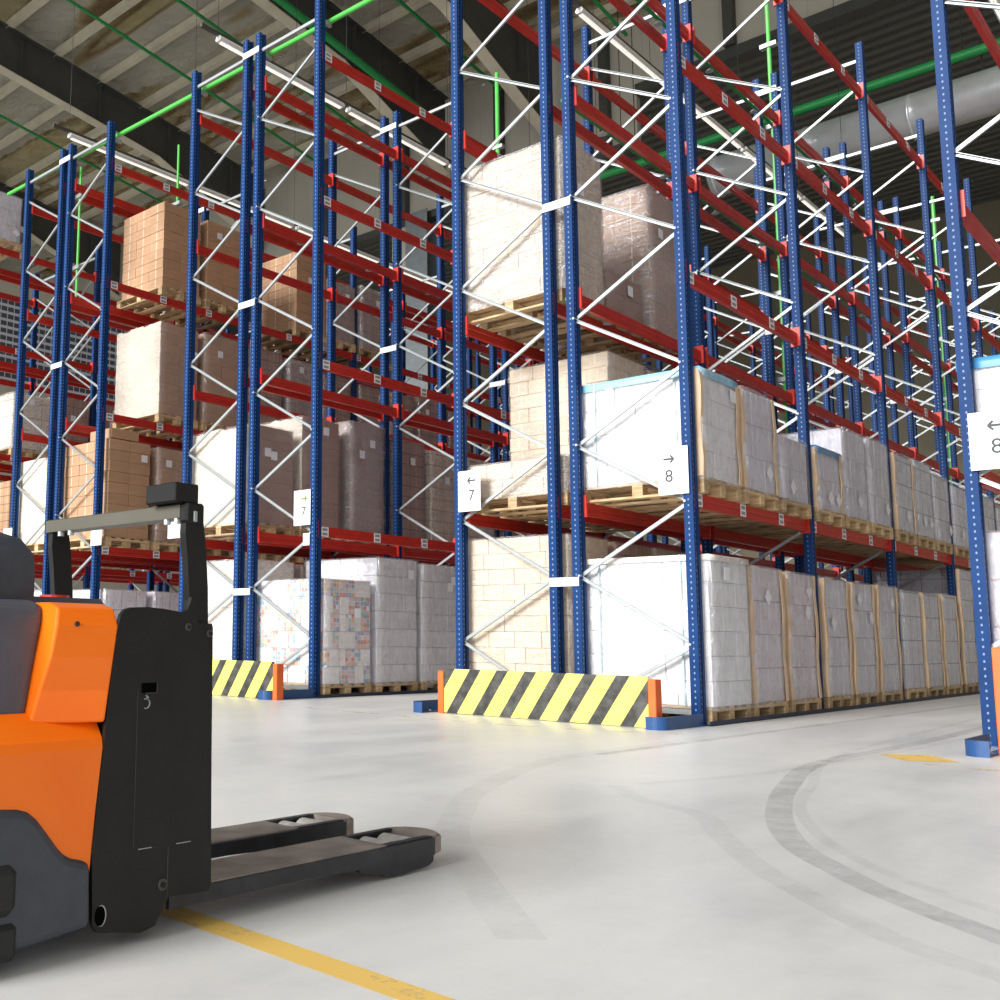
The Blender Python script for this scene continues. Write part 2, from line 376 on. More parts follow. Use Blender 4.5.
mb = MB(); mb.box(-.07, .07, -.085, .085, 0, .01, M_BLUEP)
for a_ in (-.05, .05): mb.tube([(a_, .07, .01), (a_, .07, .022)], .01, M_GALV, 6)
FOOT = mb.mesh('base_plate')
def beam_mesh():
    mb = MB(); y0, y1 = .06, B-.06
    poly = [(-.022, -.10), (.022, -.10), (.022, -.055), (.016, -.05), (.016, -.035), (.022, -.03), (.022, .02), (-.022, .02)]
    mb.prism(poly, 'y', y0, y1, M_RED)
    return mb.mesh('shelf_beam')
BEAM = beam_mesh()
def conn_mesh(e):
    mb = MB(); f_ = lambda p, q: (p, q) if e == 0 else (B-q, B-p)
    mb.box(-.046, .05, *f_(.04, .064), -.12, .085, M_REDC)
    mb.box(.041, .05, *f_(.012, .062), -.12, .085, M_REDC)
    return mb.mesh('beam_connector')
CONN = [conn_mesh(0), conn_mesh(1)]
mb = MB(); mb.box(0, .003, -.062, .062, -.056, .056, M_LABEL); LAB = mb.mesh('barcode_label')
def brace_mesh(flip):
    # zigzag in the x-z plane; local x from 0 (facing post) to -D
    mb = MB(); z = .66; a, b_ = -.03, -D+.03
    zs = [.08]+[.66+.6025*k for k in range(13)]
    side = 0
    for k in range(len(zs)-1):
        # .66 sits on the outer post
        pa = (a if k % 2 else b_); pb = (b_ if k % 2 else a)
        yo = -.012 if k % 2 else .012
        dz = .012
        P0, P1 = Vector((pa, yo, zs[k]+dz)), Vector((pb, yo, zs[k+1]-dz)); dd = (P1-P0).normalized(); nn = dd.cross(Vector((0, 1, 0)))
        sg = -1 if k % 2 else 1
        mb.bar(P0+Vector((0, -sg*.010, 0)), P1+Vector((0, -sg*.010, 0)), .003, .030, M_GALV, (0, 1, 0))
        for q in (-1, 1): mb.bar(P0+nn*q*.0135, P1+nn*q*.0135, .022, .0035, M_GALV, (0, 1, 0))
        mb.tube([(pb, -.062, zs[k+1]), (pb, -.03, zs[k+1])], .012, M_GALV, 6)
    mb.bar((a, 0, 8.22), (b_, 0, 8.22), .04, .03, M_GALV)
    mb.bar((a, 0, .1), (b_, 0, .1), .04, .03, M_GALV)
    me = mb.mesh('frame_brace')
    return me
BRACE = brace_mesh(0)
rackobj = {}
for nm, xa, xb, face, nb in RACKS:
    r = thing('pallet_rack', RLAB[nm], 'rack', ((xa+xb)/2, 0, 0), 'pallet racks'); rackobj[nm] = r
    cx = (xa+xb)/2
    xo = xa if face > 0 else xb; xi = xb if face > 0 else xa
    for n in range(nb+1):
        for x in (xa, xb):
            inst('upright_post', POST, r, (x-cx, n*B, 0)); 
            if n < 4: inst('base_plate', FOOT, r, (x-cx, n*B, 0))
        o = inst('frame_brace', BRACE, r, (xo-cx, n*B, 0)); 
        if face < 0: o.rotation_euler = (0, 0, PI)
    for n in range(nb):
        for l in range(1, 5):
            for x, s_ in ((xo, 1), (xi, -1)):
                o = inst('shelf_beam', BEAM, r, (x-cx+(-.03 if (s_*face) > 0 else .03)+ (0.012 if s_*face > 0 else -.012), n*B, LZ[l]))
                for e in (0, 1):
                    c = inst('beam_connector', CONN[e], o, (0, 0, 0))
                    if s_*face < 0: c.scale = (-1, 1, 1)
                if s_ > 0 and n < 4 and face > 0:
                    for j in range(3):
                        inst('barcode_label', LAB, o, (.0225, .15+.94*j, -.038))
    # safety rail of round the block foot is separate
# spacers between back to back racks
mb = MB(); mb.box(-G/2-.03, G/2+.03, -.07, -.058, -.04, .04, M_WHITEP); SPC = mb.mesh('row_spacer')
for nm, xs in (('R2', (XF[2]+XF[3])/2), ('R4', (XF[6]+XF[7])/2), ('R6', (XF[10]+XF[11])/2), ('R8', (XF[14]+XF[15])/2)):
    r = rackobj[nm]
    for n in range(5):
        for z in (1.21, 4.83, 8.22):
            inst('row_spacer', SPC, r, (xs-r.location.x, n*B, z))

# ------------------------------------------------------------------ signs
SIGN_ME = {}
def sign(x0, z0, txt, arrow, label, green=False, w=.265, h=.41, tx=.03):
    s = thing('aisle_sign', label, 'sign', (x0+w/2, -.075, z0), 'aisle number signs')
    mb = MB(); mb.bbox(-w/2, w/2, -.004, .004, 0, h, .0015, M_SIGN); mb.build('board', s)
    if txt:
        me = text_mesh(txt, .15); me.materials.clear(); me.materials.append(M_SIGNTXT)
        inst('numeral', me, s, (tx, -.006, h*.38), (PI/2, 0, 0))
        m = M_SIGNGRN if green else M_SIGNTXT; mb = MB(); d = arrow; zc = h*.75; xc = tx; y0, y1 = -.0075, -.0042
        mb.box(xc-.045, xc+.045, y0, y1, zc-.0085, zc+.0085, m)
        for sgn in (1, -1):
            mb.bar((xc+d*.046, (y0+y1)/2, zc), (xc+d*.014, (y0+y1)/2, zc+sgn*.032), .015, .003, m)
        mb.build('arrow', s)
    return s
sign(-.245, 1.925, '8', 1, 'white hanging board with right arrow and 8, on the centre rack post', tx=-.035)
sign(-2.335, 1.94, '7', -1, 'white hanging board with left arrow and 7, on the centre rack post')
sign(-4.66, 1.955, '7', 1, 'white hanging board with green right arrow and faint 7, left rack post', True)
sign(2.035, 1.90, '8', -1, 'white board with left arrow and 8 at the right edge')
sign(-7.01, 1.94, '', 1, 'blank white board on a post just behind the truck guard bar')
sign(-8.80, 1.94, '', -1, 'blank white board between the two truck guard uprights')
sign(-11.30, 1.94, '', -1, 'blank white board beside the truck control head')
s = thing('small_plate', 'small blank white plate below the green arrow 7 sign', 'sign', (-4.46, -.07, 1.72))
mb = MB(); mb.bbox(-.05, .05, -.004, .004, 0, .14, .001, M_SIGN); mb.build('plate', s)

# ------------------------------------------------------------------ barriers and guards
def stripe_mat():
    m, nt, b = newmat('hazard_stripes')
    oc = objco(nt); s = N(nt, 'ShaderNodeSeparateXYZ'); L(nt, oc, s.inputs[0])
    u = mth(nt, 'SUBTRACT', s.outputs[0], mth(nt, 'MULTIPLY', s.outputs[2], .66))
    st = mth(nt, 'LESS_THAN', mth(nt, 'FRACT', mth(nt, 'MULTIPLY', mth(nt, 'ADD', u, 10.02), 1/.283)), .42)
    dirt = noise(nt, mapping(nt, oc, (3, 3, 3)), 3, 5, .7)
    blk = ramp(nt, dirt, [(.4, (.022, .022, .02)), (.75, (.11, .11, .105))])
    yel = ramp(nt, dirt, [(.3, (.86, .73, .11)), (.7, (.93, .82, .18))])
    L(nt, mix(nt, st, yel, blk), b.inputs['Base Color']); b.inputs['Roughness'].default_value = .45
    return m
M_HAZ = stripe_mat()
def barrier(x0, x1, label, left_post=True, right_post=True):
    r = thing('safety_barrier', label, 'barrier', ((x0+x1)/2, -.71, 0), 'striped end barriers'); c = (x0+x1)/2
    mb = MB(); mb.bbox(x0-c, x1-c, -.012, .012, .008, .405, .003, M_HAZ)
    mb.box(x0-c+.002, x1-c-.002, -.0135, -.012, .285, .288, M_DARK); mb.build('striped_board', r)
    for x, on in ((x0-.035, left_post), (x1+.035, right_post)):
        if not on: continue
        mb = MB(); mb.bbox(x-c-.032, x-c+.032, -.02, .085, .0, .385, .004, M_ORPOST); mb.build('end_post', r)
    return r
barrier(-2.05, -.085, 'long yellow and black striped barrier before the centre racks')
barrier(-6.35, -4.31, 'yellow and black striped barrier partly hidden by the black truck side')
barrier(2.27, 4.2, 'barrier with tall orange end post at the right edge')
for o in list(bpy.data.objects):
    if o.get('label', '').startswith('barrier with tall'):
        for ch in o.children:
            if ch.name.startswith('end_post'): ch.scale = (1, 1, 1.75)
def guard(x, side, label):
    # low blue channel protecting the row corner; side +1: aisle to the right
    r = thing('corner_guard', label, 'guard', (x, -.3, 0), 'blue rack corner guards')
    pts = []
    for t in range(9):
        a_ = PI/2*t/8; pts.append((side*(.07-.09+.09*math.sin(a_)), -.5+.09-.09*math.cos(a_)))
    path = [(side*-.075, -.5)] + pts + [(side*.07, .22)]
    n = len(path); mb = MB(); th = .008
    out = [(p[0], p[1]) for p in path]
    inn = []
    for i, p in enumerate(path):
        q = path[min(i+1, n-1)]; q0 = path[max(i-1, 0)]; d = Vector((q[0]-q0[0], q[1]-q0[1])).normalized(); nrm = Vector((-d.y, d.x))*side
        inn.append((p[0]+nrm.x*th, p[1]+nrm.y*th))
    for i in range(n-1):
        a0, a1, b0, b1 = out[i], out[i+1], inn[i], inn[i+1]
        vs = [(*a0, 0), (*a1, 0), (*b1, 0), (*b0, 0), (*a0, .1), (*a1, .1), (*b1, .1), (*b0, .1)]
        mb.add(vs, [(0, 1, 2, 3), (7, 6, 5, 4), (0, 4, 5, 1), (1, 5, 6, 2), (2, 6, 7, 3), (3, 7, 4, 0)], M_BLUEP)
    mb.build('guard_rail', r)
    mb = MB(); mb.box(min(0, side*-.07), max(0, side*-.07)+.0, -.48, .20, 0, .008, M_BLUEP)
    for yy in (-.35, .1): mb.tube([(side*-.04, yy, .008), (side*-.06, yy, .02)], .012, M_GALV, 6)
    mb.build('foot_plate', r)
guard(0, 1, 'blue corner guard at the foot of the arrow 8 post')
guard(-2.26, -1, 'blue corner guard left of the long striped barrier'); bpy.data.objects['corner_guard.001'].location.y -= .08
guard(-4.38, 1, 'blue corner guard right of the partly hidden striped barrier')
guard(2.12, -1, 'rounded blue corner guard at the right edge')
bpy.data.objects['corner_guard.003'].location.y -= .12
M_RAIL = simple('rail_dark_blue', (.01, .022, .055), .5)
def rail(x, y0, y1, label):
    mb = MB(); mb.box(x-.006, x+.006, y0, y1, 0, .038, M_RAIL); mb.box(x-.04, x+.006, y0, y1, 0, .006, M_RAIL)
    o = mb.build('guide_rail'); tag(o, label, 'rail', 'floor guide rails')
rail(.11, -.05, 16, 'dark blue floor rail along the pallets of aisle 8')
rail(-4.27, -.05, 20, 'dark blue floor rail along the left block facing aisle 7')

# ------------------------------------------------------------------ pallets and loads
PAL_PARTS = []
def pal_meshes():
    # long side 1.2 along x, short side .8 along y, origin at centre bottom
    top = MB(); top.bbox(-.6, .6, -.05, .05, 0, .022, .002, M_WOOD)
    cr = MB(); cr.bbox(-.05, .05, -.4, .4, 0, .022, .002, M_WOOD)
    bl = MB(); bl.bbox(-.05, .05, -.05, .05, 0, .078, .002, M_WOOD)
    return top.mesh('deck_board'), cr.mesh('stringer_board'), bl.mesh('block')
PTOP, PCR, PBL = pal_meshes()
mb = MB()
for y in (-.35, 0, .35): mb.box(-.6, .6, y-.05, y+.05, 0, .022, M_WOOD)
for x in (-.55, 0, .55):
    for y in (-.35, 0, .35): mb.box(x-.05, x+.05, y-.05, y+.05, .022, .1, M_WOOD)
    mb.box(x-.05, x+.05, -.4, .4, .1, .122, M_WOOD)
for y in (-.35, -.175, 0, .175, .35): mb.box(-.6, .6, y-.05, y+.05, .122, .144, M_WOOD)
PFAR = mb.mesh('wooden_pallet')
def pallet(x, y, z, det, label):
    if det:
        r = thing('wooden_pallet', label, 'pallet', (x, y, z), 'wooden pallets in the racks')
        for yy in (-.35, 0, .35): inst('bottom_board', PTOP, r, (0, yy, 0))
        for xx in (-.55, 0, .55):
            for yy in (-.35, 0, .35): inst('block', PBL, r, (xx, yy, .022))
            inst('stringer_board', PCR, r, (xx, 0, .1))
        for yy in (-.35, -.175, 0, .175, .35): inst('deck_board', PTOP, r, (0, yy, .122))
    else:
        r = inst('wooden_pallet', PFAR, None, (x, y, z)); tag(r, label, 'pallet', 'wooden pallets in the racks')
    return r
CARTC = {}
def carton(kind, w, d, h):
    key = (kind, round(w, 3), round(d, 3), round(h, 3))
    if key not in CARTC:
        m = KINDS[kind]['m']; tp = M_TAPEW if kind in ('white', 'plain', 'grey', 'pink', 'colour') else M_TAPE
        mb = MB(); e = .0015; mb.bbox(-w/2+e, w/2-e, -d/2+e, d/2-e, e, h-e, .007 if kind in ('white', 'pink', 'grey') else .0035, m)
        t = .022
        mb.box(-w/2+.006, w/2-.006, -t, t, h-e, h-e+.0008, tp)
        for s_ in (1, -1):
            a0, a1 = sorted((s_*(w/2-e), s_*(w/2-e+.0008)))
            if kind not in ('brown', 'rbrown', 'colour'): mb.box(a0, a1, -t, t, h*.55, h-.006, tp)
            a0, a1 = sorted((s_*(d/2-e), s_*(d/2-e+.0008))); 
            if kind != 'colour': mb.box(-.006, .006, a0, a1, h*.12, h-.006, tp)
        CARTC[key] = mb.mesh('carton')
    return CARTC[key]
def wavy_box(x0, x1, y0, y1, z0, z1, m, amp=.012, seed=0, step=.12, top=True):
    """film skin: gridded box walls with a gentle wobble"""
    rnd = random.Random(seed); mb = MB(); ph = [rnd.uniform(0, 6) for _ in range(6)]
    def wob(u, z): return amp*(.5+.5*math.sin(u*7+ph[0]+2*math.sin(z*5+ph[1]))) + amp*.6*math.sin(z*19+ph[2]+u*3)
    nz = max(2, int((z1-z0)/step)); loop = []
    nx = max(2, int((x1-x0)/step)); ny = max(2, int((y1-y0)/step))
    for i in range(nx): loop.append((x0+(x1-x0)*i/nx, y0, 0, -1))
    for i in range(ny): loop.append((x1, y0+(y1-y0)*i/ny, 1, 0))
    for i in range(nx): loop.append((x1-(x1-x0)*i/nx, y1, 0, 1))
    for i in range(ny): loop.append((x0, y1-(y1-y0)*i/ny, -1, 0))
    n = len(loop); vs = []
    for k in range(nz+1):
        z = z0+(z1-z0)*k/nz
        for i, (x, y, a_, b_) in enumerate(loop):
            w_ = max(0, wob(i*step, z)) * (1 if 0 < k else 1)
            vs.append((x+a_*w_, y+b_*w_, z))
    fs = []
    for k in range(nz):
        for i in range(n): fs.append((k*n+i, k*n+(i+1) % n, (k+1)*n+(i+1) % n, (k+1)*n+i))
    if top: fs.append(tuple(nz*n+i for i in range(n)))
    mb.add(vs, fs, m); return mb
used_lab = set()
def load(rk, lvl, slot, kind, ztop, det=0, dy=0, film=1, boards=0, sheet=None, w=.80, xs=(0, 0), label=None, yoff=None, extra=None, ordn=None, straps=0, front=0):
    _, xa, xb, face, nb = [r for r in RACKS if r[0] == rk][0]
    xc = (xa+xb)/2; bay = slot//3; j = slot % 3
    y0 = bay*B + .06 + .895*j + dy + (B-.12-.895*3)/2
    yc = y0+.4475; zb = 0 if lvl == 0 else LZ[lvl]+.02
    pz = zb+.144
    K = KINDS[kind]; rnd = random.Random(hash((rk, lvl, slot)) % 9999 if False else (ord(rk[1])*1000+lvl*100+slot))
    on = ORD[slot if ordn is None else ordn]
    ph = f'{LPH[lvl]} of {RPH[rk]}, {on} from front'
    txt = label or K['txt']
    rot = rnd.uniform(-.012, .012)
    p = pallet(xc, yc, zb, det, f'wooden pallet on {ph}')
    p.rotation_euler = (0, 0, rot)
    r = thing('wrapped_load' if film else 'carton_stack', f'{txt}, {ph}', 'pallet load', (xc, yc, pz), f'loads on the {LPH[lvl]} of the {RPH[rk]}')
    r.rotation_euler = (0, 0, rot)
    if kind in ('brown', 'rbrown') and w == .80: w = .72 if rk == 'R4' else .755
    if kind in ('white', 'pink') and w == .80: w = .775
    if rk == 'R5' and lvl > 1: xs = (.04, -.09)
    Lx, Ly, H = 1.17+xs[1], w, ztop-pz
    x0, x1 = -Lx/2+xs[0], Lx/2+xs[0]
    if det and K['m']:
        nz, ny, nx = K['nz'], K['ny'], K['nx']
        nz = max(1, round(nz*H/({'white': 1.22, 'pink': 1.22, 'plain': 1.1, 'grey': 1.5, 'colour': 1.2, 'brown': 1.45, 'rbrown': 1.5, 'tan': 1.5, 'cream': 1.4}[kind])))
        cw, cd, ch = (x1-x0)/nx, Ly/ny, H/nz
        for k in range(nz):
            nx = K['nx'] - (k % 2 if K['nx'] > 3 else 0); cw = (x1-x0)/nx; me = carton(kind, cw, cd, ch)
            for a_ in range(nx):
                for b_ in range(ny):
                    if 0 < a_ < nx-1 and 0 < b_ < ny-1 and k < nz-1: continue
                    if a_ == 0 and False: continue
                    jx = rnd.uniform(-.004, .004); jy = rnd.uniform(-.004, .004)
                    if k == nz-1 and extra and (a_, b_) in extra: continue
                    inst('carton', me, r, (x0+cw*(a_+.5)+jx, -Ly/2+cd*(b_+.5)+jy, k*ch), (0, 0, rnd.uniform(-.006, .006)))
    else:
        mb = MB(); mat = K['f'] or K['m']; mb.bbox(x0, x1, -Ly/2, Ly/2, 0, H, .012, mat); mb.build('carton_block', r)
    if film:
        if kind in ('white', 'pink', 'grey', 'plain') and film == 1: film = 4
        fm = {4: M_FILMV, 1: M_FILM, 2: M_FILMH, 3: M_FILMG}[film]
        wavy_box(x0-.006, x1+.006, -Ly/2-.006, Ly/2+.006, -.03, H+.012, fm, {1: .012, 3: .018}.get(film, .022), slot+lvl*10, .12).build('stretch_film', r, smooth=True)
    if front:  # added sheet carrying the painted glare of the lit front face
        rr = random.Random(slot*7+lvl); mb = MB(); nu, nv = 12, 16; vs = []
        for jv in range(nv+1):
            for iu in range(nu+1):
                xx = x0-.03+(x1-x0+.06)*iu/nu; zz = -.02+(H+.03)*jv/nv
                if jv == nv: zz -= .05*rr.random()
                vs.append((xx, -Ly/2-.032-rr.uniform(0, .012), zz))
        mb.add(vs, [(jv*(nu+1)+iu, jv*(nu+1)+iu+1, (jv+1)*(nu+1)+iu+1, (jv+1)*(nu+1)+iu) for jv in range(nv) for iu in range(nu)], M_GLARE)
        mb.build('glare_sheet', r, smooth=True)
    if boards:
        for sx in (1, -1):
            for sy_ in (1, -1):
                mb = MB(); X = x1+.012 if sx > 0 else x0-.012; Y = sy_*(Ly/2+.012)
                n = 6
                for q in range(n):
                    za, zb_ = H*q/n, H*(q+1)/n; oa, ob = .008*math.sin(q*1.7+slot), .008*math.sin((q+1)*1.7+slot)
                    for (ux, uy) in ((1, 0), (0, 1)):
                        ex = -sx*.085*ux; ey = -sy_*.06*uy
                        t_ = .006
                        mb.add([(X+oa, Y, za), (X+ex+oa, Y+ey, za), (X+ex+ob, Y+ey, zb_), (X+ob, Y, zb_),
                                (X+oa+sx*t_*uy, Y+sy_*t_*ux, za), (X+ex+oa+sx*t_*uy, Y+ey+sy_*t_*ux, za), (X+ex+ob+sx*t_*uy, Y+ey+sy_*t_*ux, zb_), (X+ob+sx*t_*uy, Y+sy_*t_*ux, zb_)],
                               [(0, 1, 2, 3), (7, 6, 5, 4), (0, 4, 5, 1), (2, 6, 7, 3), (0, 3, 7, 4), (1, 5, 6, 2)], M_BOARD)
                mb.build('corner_board', r)
    if sheet:
        sm, drop = sheet; sk = wavy_box(x0-.014, x1+.014, -Ly/2-.014, Ly/2+.014, H-drop, H+.02, sm, .01, slot+3, .15)
        sk.build('top_sheet', r, smooth=True)
    if straps:
        for q in (-.38, .38):
            mb = MB(); mb.box(q-.008, q+.008, -Ly/2-.024, -Ly/2-.02, 0, H+.02, M_STRAP); mb.box(q-.008, q+.008, -Ly/2-.024, Ly/2+.024, H+.02, H+.024, M_STRAP); mb.build('strap', r)
    # shipping label on the aisle face
    if lvl or det:
        for q in range(rnd.choice((1, 1, 2))):
            mb = MB(); s_ = .055; mb.bbox(-.001, .001, -s_, s_, -s_, s_, .0004, M_PLABEL)
            dz = H*.2 if kind in ('white', 'pink') and lvl else H*rnd.uniform(.62, .9)
            o = mb.build('shipping_label', r, (x1+.03, rnd.uniform(-.2, .3), dz))
            if kind in ('white', 'pink'): o.rotation_euler = (PI/4, 0, 0)
    return r

# R1: aisle 8 face
load('R1', 0, 0, 'plain', 1.40, 1, film=1, xs=(.01, .03), sheet=(M_CREAMSHEET, .03), straps=1)
for s_, k_, z_, bd in ((1, 'pink', 1.37, 1), (2, 'pink', 1.36, 1)): load('R1', 0, s_, k_, z_, 1, boards=bd)
for s_, k_, z_ in ((3, 'white', 1.355), (4, 'white', 1.35), (5, 'white', 1.36), (6, 'white', 1.34), (7, 'white', 1.34), (8, 'white', 1.36), (9, 'white', 1.75), (10, 'white', 1.4), (11, 'white', 1.38), (12, 'white', 1.7), (13, 'white', 1.5)):
    load('R1', 0, s_, k_, z_, 1 if s_ < 6 else 0, boards=1 if s_ in (3, 4, 5, 7, 8, 9) else 0)
load('R1', 1, 0, 'plain', 3.03, 1, sheet=(M_BLUESHEET, .05), boards=1, straps=1)
load('R1', 1, 1, 'white', 3.03, 1, boards=1)
load('R1', 1, 2, 'white', 2.72, 1)
for s_, z_, sh in ((3, 2.73, (M_BLUESHEETD, .05)), (4, 3.07, None), (5, 3.09, None), (6, 3.05, None), (7, 3.08, None), (8, 3.0, None), (9, 2.95, None), (10, 2.6, None), (11, 3.0, None), (12, 2.9, None)):
    load('R1', 1, s_, 'white', z_, 1 if s_ < 6 else 0, sheet=sh, boards=1 if s_ in (3, 6) else 0)
# R2
load('R2', 0, 0, 'tan', 1.67, 1, film=1, w=.78, label='light tan film-wrapped cartons')
load('R2', 0, 1, 'brown', 1.66, 0); load('R2', 0, 2, 'tan', 1.66, 0); load('R2', 0, 3, 'brown', 1.6, 0)
load('R2', 1, 0, 'tan', 2.42, 1, film=2, label='low cloudy-film tan stack')
load('R2', 1, 1, 'tan', 3.62, 1, film=1, label='light tan cartons'); load('R2', 1, 2, 'tan', 3.6, 0)
load('R2', 2, 0, 'tan', 5.60, 1, film=3, label='tan cartons wrapped in shiny film', xs=(0, .04))
load('R2', 2, 1, 'rbrown', 4.50, 1, film=1, label='low brown stack'); load('R2', 2, 2, 'brown', 5.72, 1, film=3, w=.78, dy=.08, label='brown cartons in streaky film')
# R3
load('R3', 0, 0, 'colour', 1.345, 1, film=1)
load('R3', 0, 1, 'grey', 1.64, 1, film=1); load('R3', 0, 2, 'grey', 1.61, 1, film=1)
# R4
load('R4', 0, 0, 'cream', 1.62, 1, film=2); load('R4', 0, 1, 'rbrown', 1.6, 0); load('R4', 0, 2, 'rbrown', 1.6, 0)
load('R4', 1, 0, 'rbrown', 3.34, 1, film=1, front=1, label='film-wrapped brown cartons, painted front glare')
load('R4', 1, 1, 'rbrown', 3.58, 1, film=1, front=1); load('R4', 1, 2, 'rbrown', 3.66, 1, film=3, dy=.06)
for s_, k_, z_, f_ in ((3, 'rbrown', 3.56, 1), (4, 'tan', 3.48, 2), (5, 'tan', 3.5, 2), (6, 'rbrown', 3.5, 1)): load('R4', 1, s_, k_, z_, 0, film=f_)
# R5
load('R5', 3, 1, 'brown', 7.50, 1, film=0); load('R5', 3, 2, 'brown', 7.46, 1, film=0)
load('R5', 3, 4, 'brown', 7.52, 1, film=0, dy=.2); load('R5', 3, 5, 'rbrown', 7.2, 0, film=3, dy=.1); load('R5', 3, 6, 'rbrown', 7.3, 0, film=3)
load('R5', 2, 1, 'brown', 5.53, 1, film=1, front=1); load('R5', 2, 2, 'brown', 5.54, 1, film=1)
for s_, k_, z_ in ((3, 'rbrown', 5.54), (4, 'rbrown', 5.5), (5, 'rbrown', 5.4), (6, 'rbrown', 5.38), (7, 'rbrown', 5.4), (8, 'rbrown', 5.45), (9, 'rbrown', 5.3)): load('R5', 2, s_, k_, z_, 0, film=3 if s_ == 4 else 1)
load('R5', 1, 0, 'brown', 3.55, 1, film=0); load('R5', 1, 1, 'brown', 3.53, 1, film=1); load('R5', 1, 2, 'brown', 3.4, 0); load('R5', 1, 3, 'rbrown', 3.5, 0); load('R5', 1, 4, 'rbrown', 3.5, 0)
for s_ in range(0, 4): load('R5', 0, s_, 'pink', 1.32, 0)
# R6, R7
load('R6', 1, 0, 'cream', 3.45, 1, film=0, label='plain cream cartons')
for s_ in range(4): load('R6', 0, s_, 'pink', 1.34, 0)
load('R6', 1, 1, 'brown', 3.3, 0)
load('R7', 1, 1, 'brown', 3.45, 0, film=0); load('R7', 1, 2, 'brown', 3.4, 0, film=0); load('R7', 2, 1, 'cream', 5.1, 0, film=2, label='cream load under loose film'); load('R7', 2, 2, 'rbrown', 5.2, 0)
load('R7', 2, 3, 'rbrown', 5.2, 0); load('R7', 2, 4, 'rbrown', 5.2, 0); load('R7', 1, 3, 'brown', 3.4, 0)
load('R7', 4, 0, 'white', 8.85, 1, film=1, dy=.1)
# R0
load('R0', 1, 0, 'plain', 2.72, 1, sheet=(M_BLUESHEETD, .06), film=1, label='plain white cartons, blue top')
load('R0', 0, 0, 'pink', 1.48, 1, film=1, label='pink and white cartons')
# a small open carton on the R5 load
t = thing('cardboard_box', 'small brown box on top of the brown carton stack behind truck bar', 'box', (-9.0, .42, 3.565))
mb = MB(); mb.bbox(-.28, .28, -.25, .25, 0, .15, .005, KINDS['brown']['m']); mb.build('box_body', t)
mb = MB(); mb.box(-.03, .03, -.25, .25, .15, .151, M_TAPE); mb.build('tape_strip', t)

# ------------------------------------------------------------------ sprinkler pipes in the racks
def pipe_run(xg, z, y1, label, grp='in-rack sprinkler pipes'):
    r = thing('sprinkler_pipe', label, 'pipe', (xg, 0, z), grp)
    mb = MB(); mb.tube([(0, .1, 0), (0, y1, 0)], .022, M_GREEN, 8); mb.build('pipe', r)
    head = MB(); head.tube([(0, 0, -.02), (0, 0, -.06)], .014, M_GALV, 6); head.tube([(0, 0, -.06), (0, 0, -.065)], .05, M_GALV, 10)
    head.tube([(0, 0, .02), (0, 0, .05)], .018, M_GREEN, 6)
    me = head.mesh('sprinkler_head'); k = 0
    y = .9
    while y < min(y1, 14): inst('sprinkler_head', me, r, (0, y, 0)); y += 1.4
GX = {'centre block': (XF[2]+XF[3])/2, 'left block': (XF[6]+XF[7])/2, 'far left block': (XF[10]+XF[11])/2}
for nm, x in GX.items():
    for l, lp in ((2, 'second'), (3, 'third'), (4, 'top')):
        pipe_run(x, LZ[l]+.02, 18, f'green sprinkler pipe between the {lp} shelf beams of the {nm}')
def riser(x, y, z0, z1, label, rr=.035):
    r = thing('sprinkler_riser', label, 'pipe', (x, y, z0), 'green sprinkler risers')
    mb = MB(); mb.tube([(0, 0, 0), (0, 0, z1-z0)], rr, M_GREENL, 10); mb.build('pipe', r)
    z = .5
    while z < z1-z0-.3:
        c = MB(); c.box(-.11, .11, -.045, .045, -.03, .03, M_GALV); c.build('pipe_clamp', r, (0, 0, z)); z += 1.2
riser(-1.18, 5.78, 2.5, 10.5, 'thick green riser pipe between the centre racks, long full-height', .027)
riser(-1.18, 14.3, 2.5, 9.5, 'green riser pipe seen beside the right edge post')
riser(-5.56, 5.65, 8.45, 10.3, 'green riser above the wrapped tan load')
riser(-9.94, 2.25, 6.5, 9.3, 'short green riser behind the tallest left brown stack', .022)
riser(-9.94, .25, 6.0, 8.2, 'thin green riser at the far left posts', .022)
t = thing('sprinkler_main', 'light green sprinkler main running over the rack tops across aisles', 'pipe', (0, 0, 0))
mb = MB(); mb.tube([(-12.1, .16, 8.38), (-7, .16, 8.28), (-2.6, .16, 8.2)], .032, M_GREENL, 10); mb.build('pipe', t)
for x_ in (XF[12], XF[11], XF[10], XF[9], XF[8], XF[7], XF[6], XF[5]):
    mb = MB(); mb.box(x_-.02, x_+.02, .05, .19, 8.17, 8.22, M_GALV); mb.build('pipe_clamp', t)

# ------------------------------------------------------------------ building
def floor_mat():
    m, nt, b = newmat('polished_concrete')
    oc = objco(nt)
    f = noise(nt, oc, .35, 6, .6, .5); g = noise(nt, mapping(nt, oc, (1, .25, 1), rot=(0, 0, .5)), 2.2, 7, .7, .4); h = noise(nt, oc, 14, 6, .7)
    k = mth(nt, 'ADD', mth(nt, 'MULTIPLY', f, .5), mth(nt, 'ADD', mth(nt, 'MULTIPLY', g, .38), mth(nt, 'MULTIPLY', h, .12)))
    L(nt, ramp(nt, k, [(.33, (.50, .515, .53)), (.5, (.66, .67, .67)), (.66, (.77, .77, .755))]), b.inputs['Base Color'])
    L(nt, ramp(nt, g, [(.3, (.30, .30, .30)), (.7, (.5, .5, .5))]), b.inputs['Roughness'])
    b.inputs['Specular IOR Level'].default_value = .45
    bump(nt, h, .05, .002, b); return m
mb = MB(); mb.face([(-42, -16, 0), (16, -16, 0), (16, 34, 0), (-42, 34, 0)], floor_mat()); fl = mb.build('floor'); fl['kind'] = 'structure'

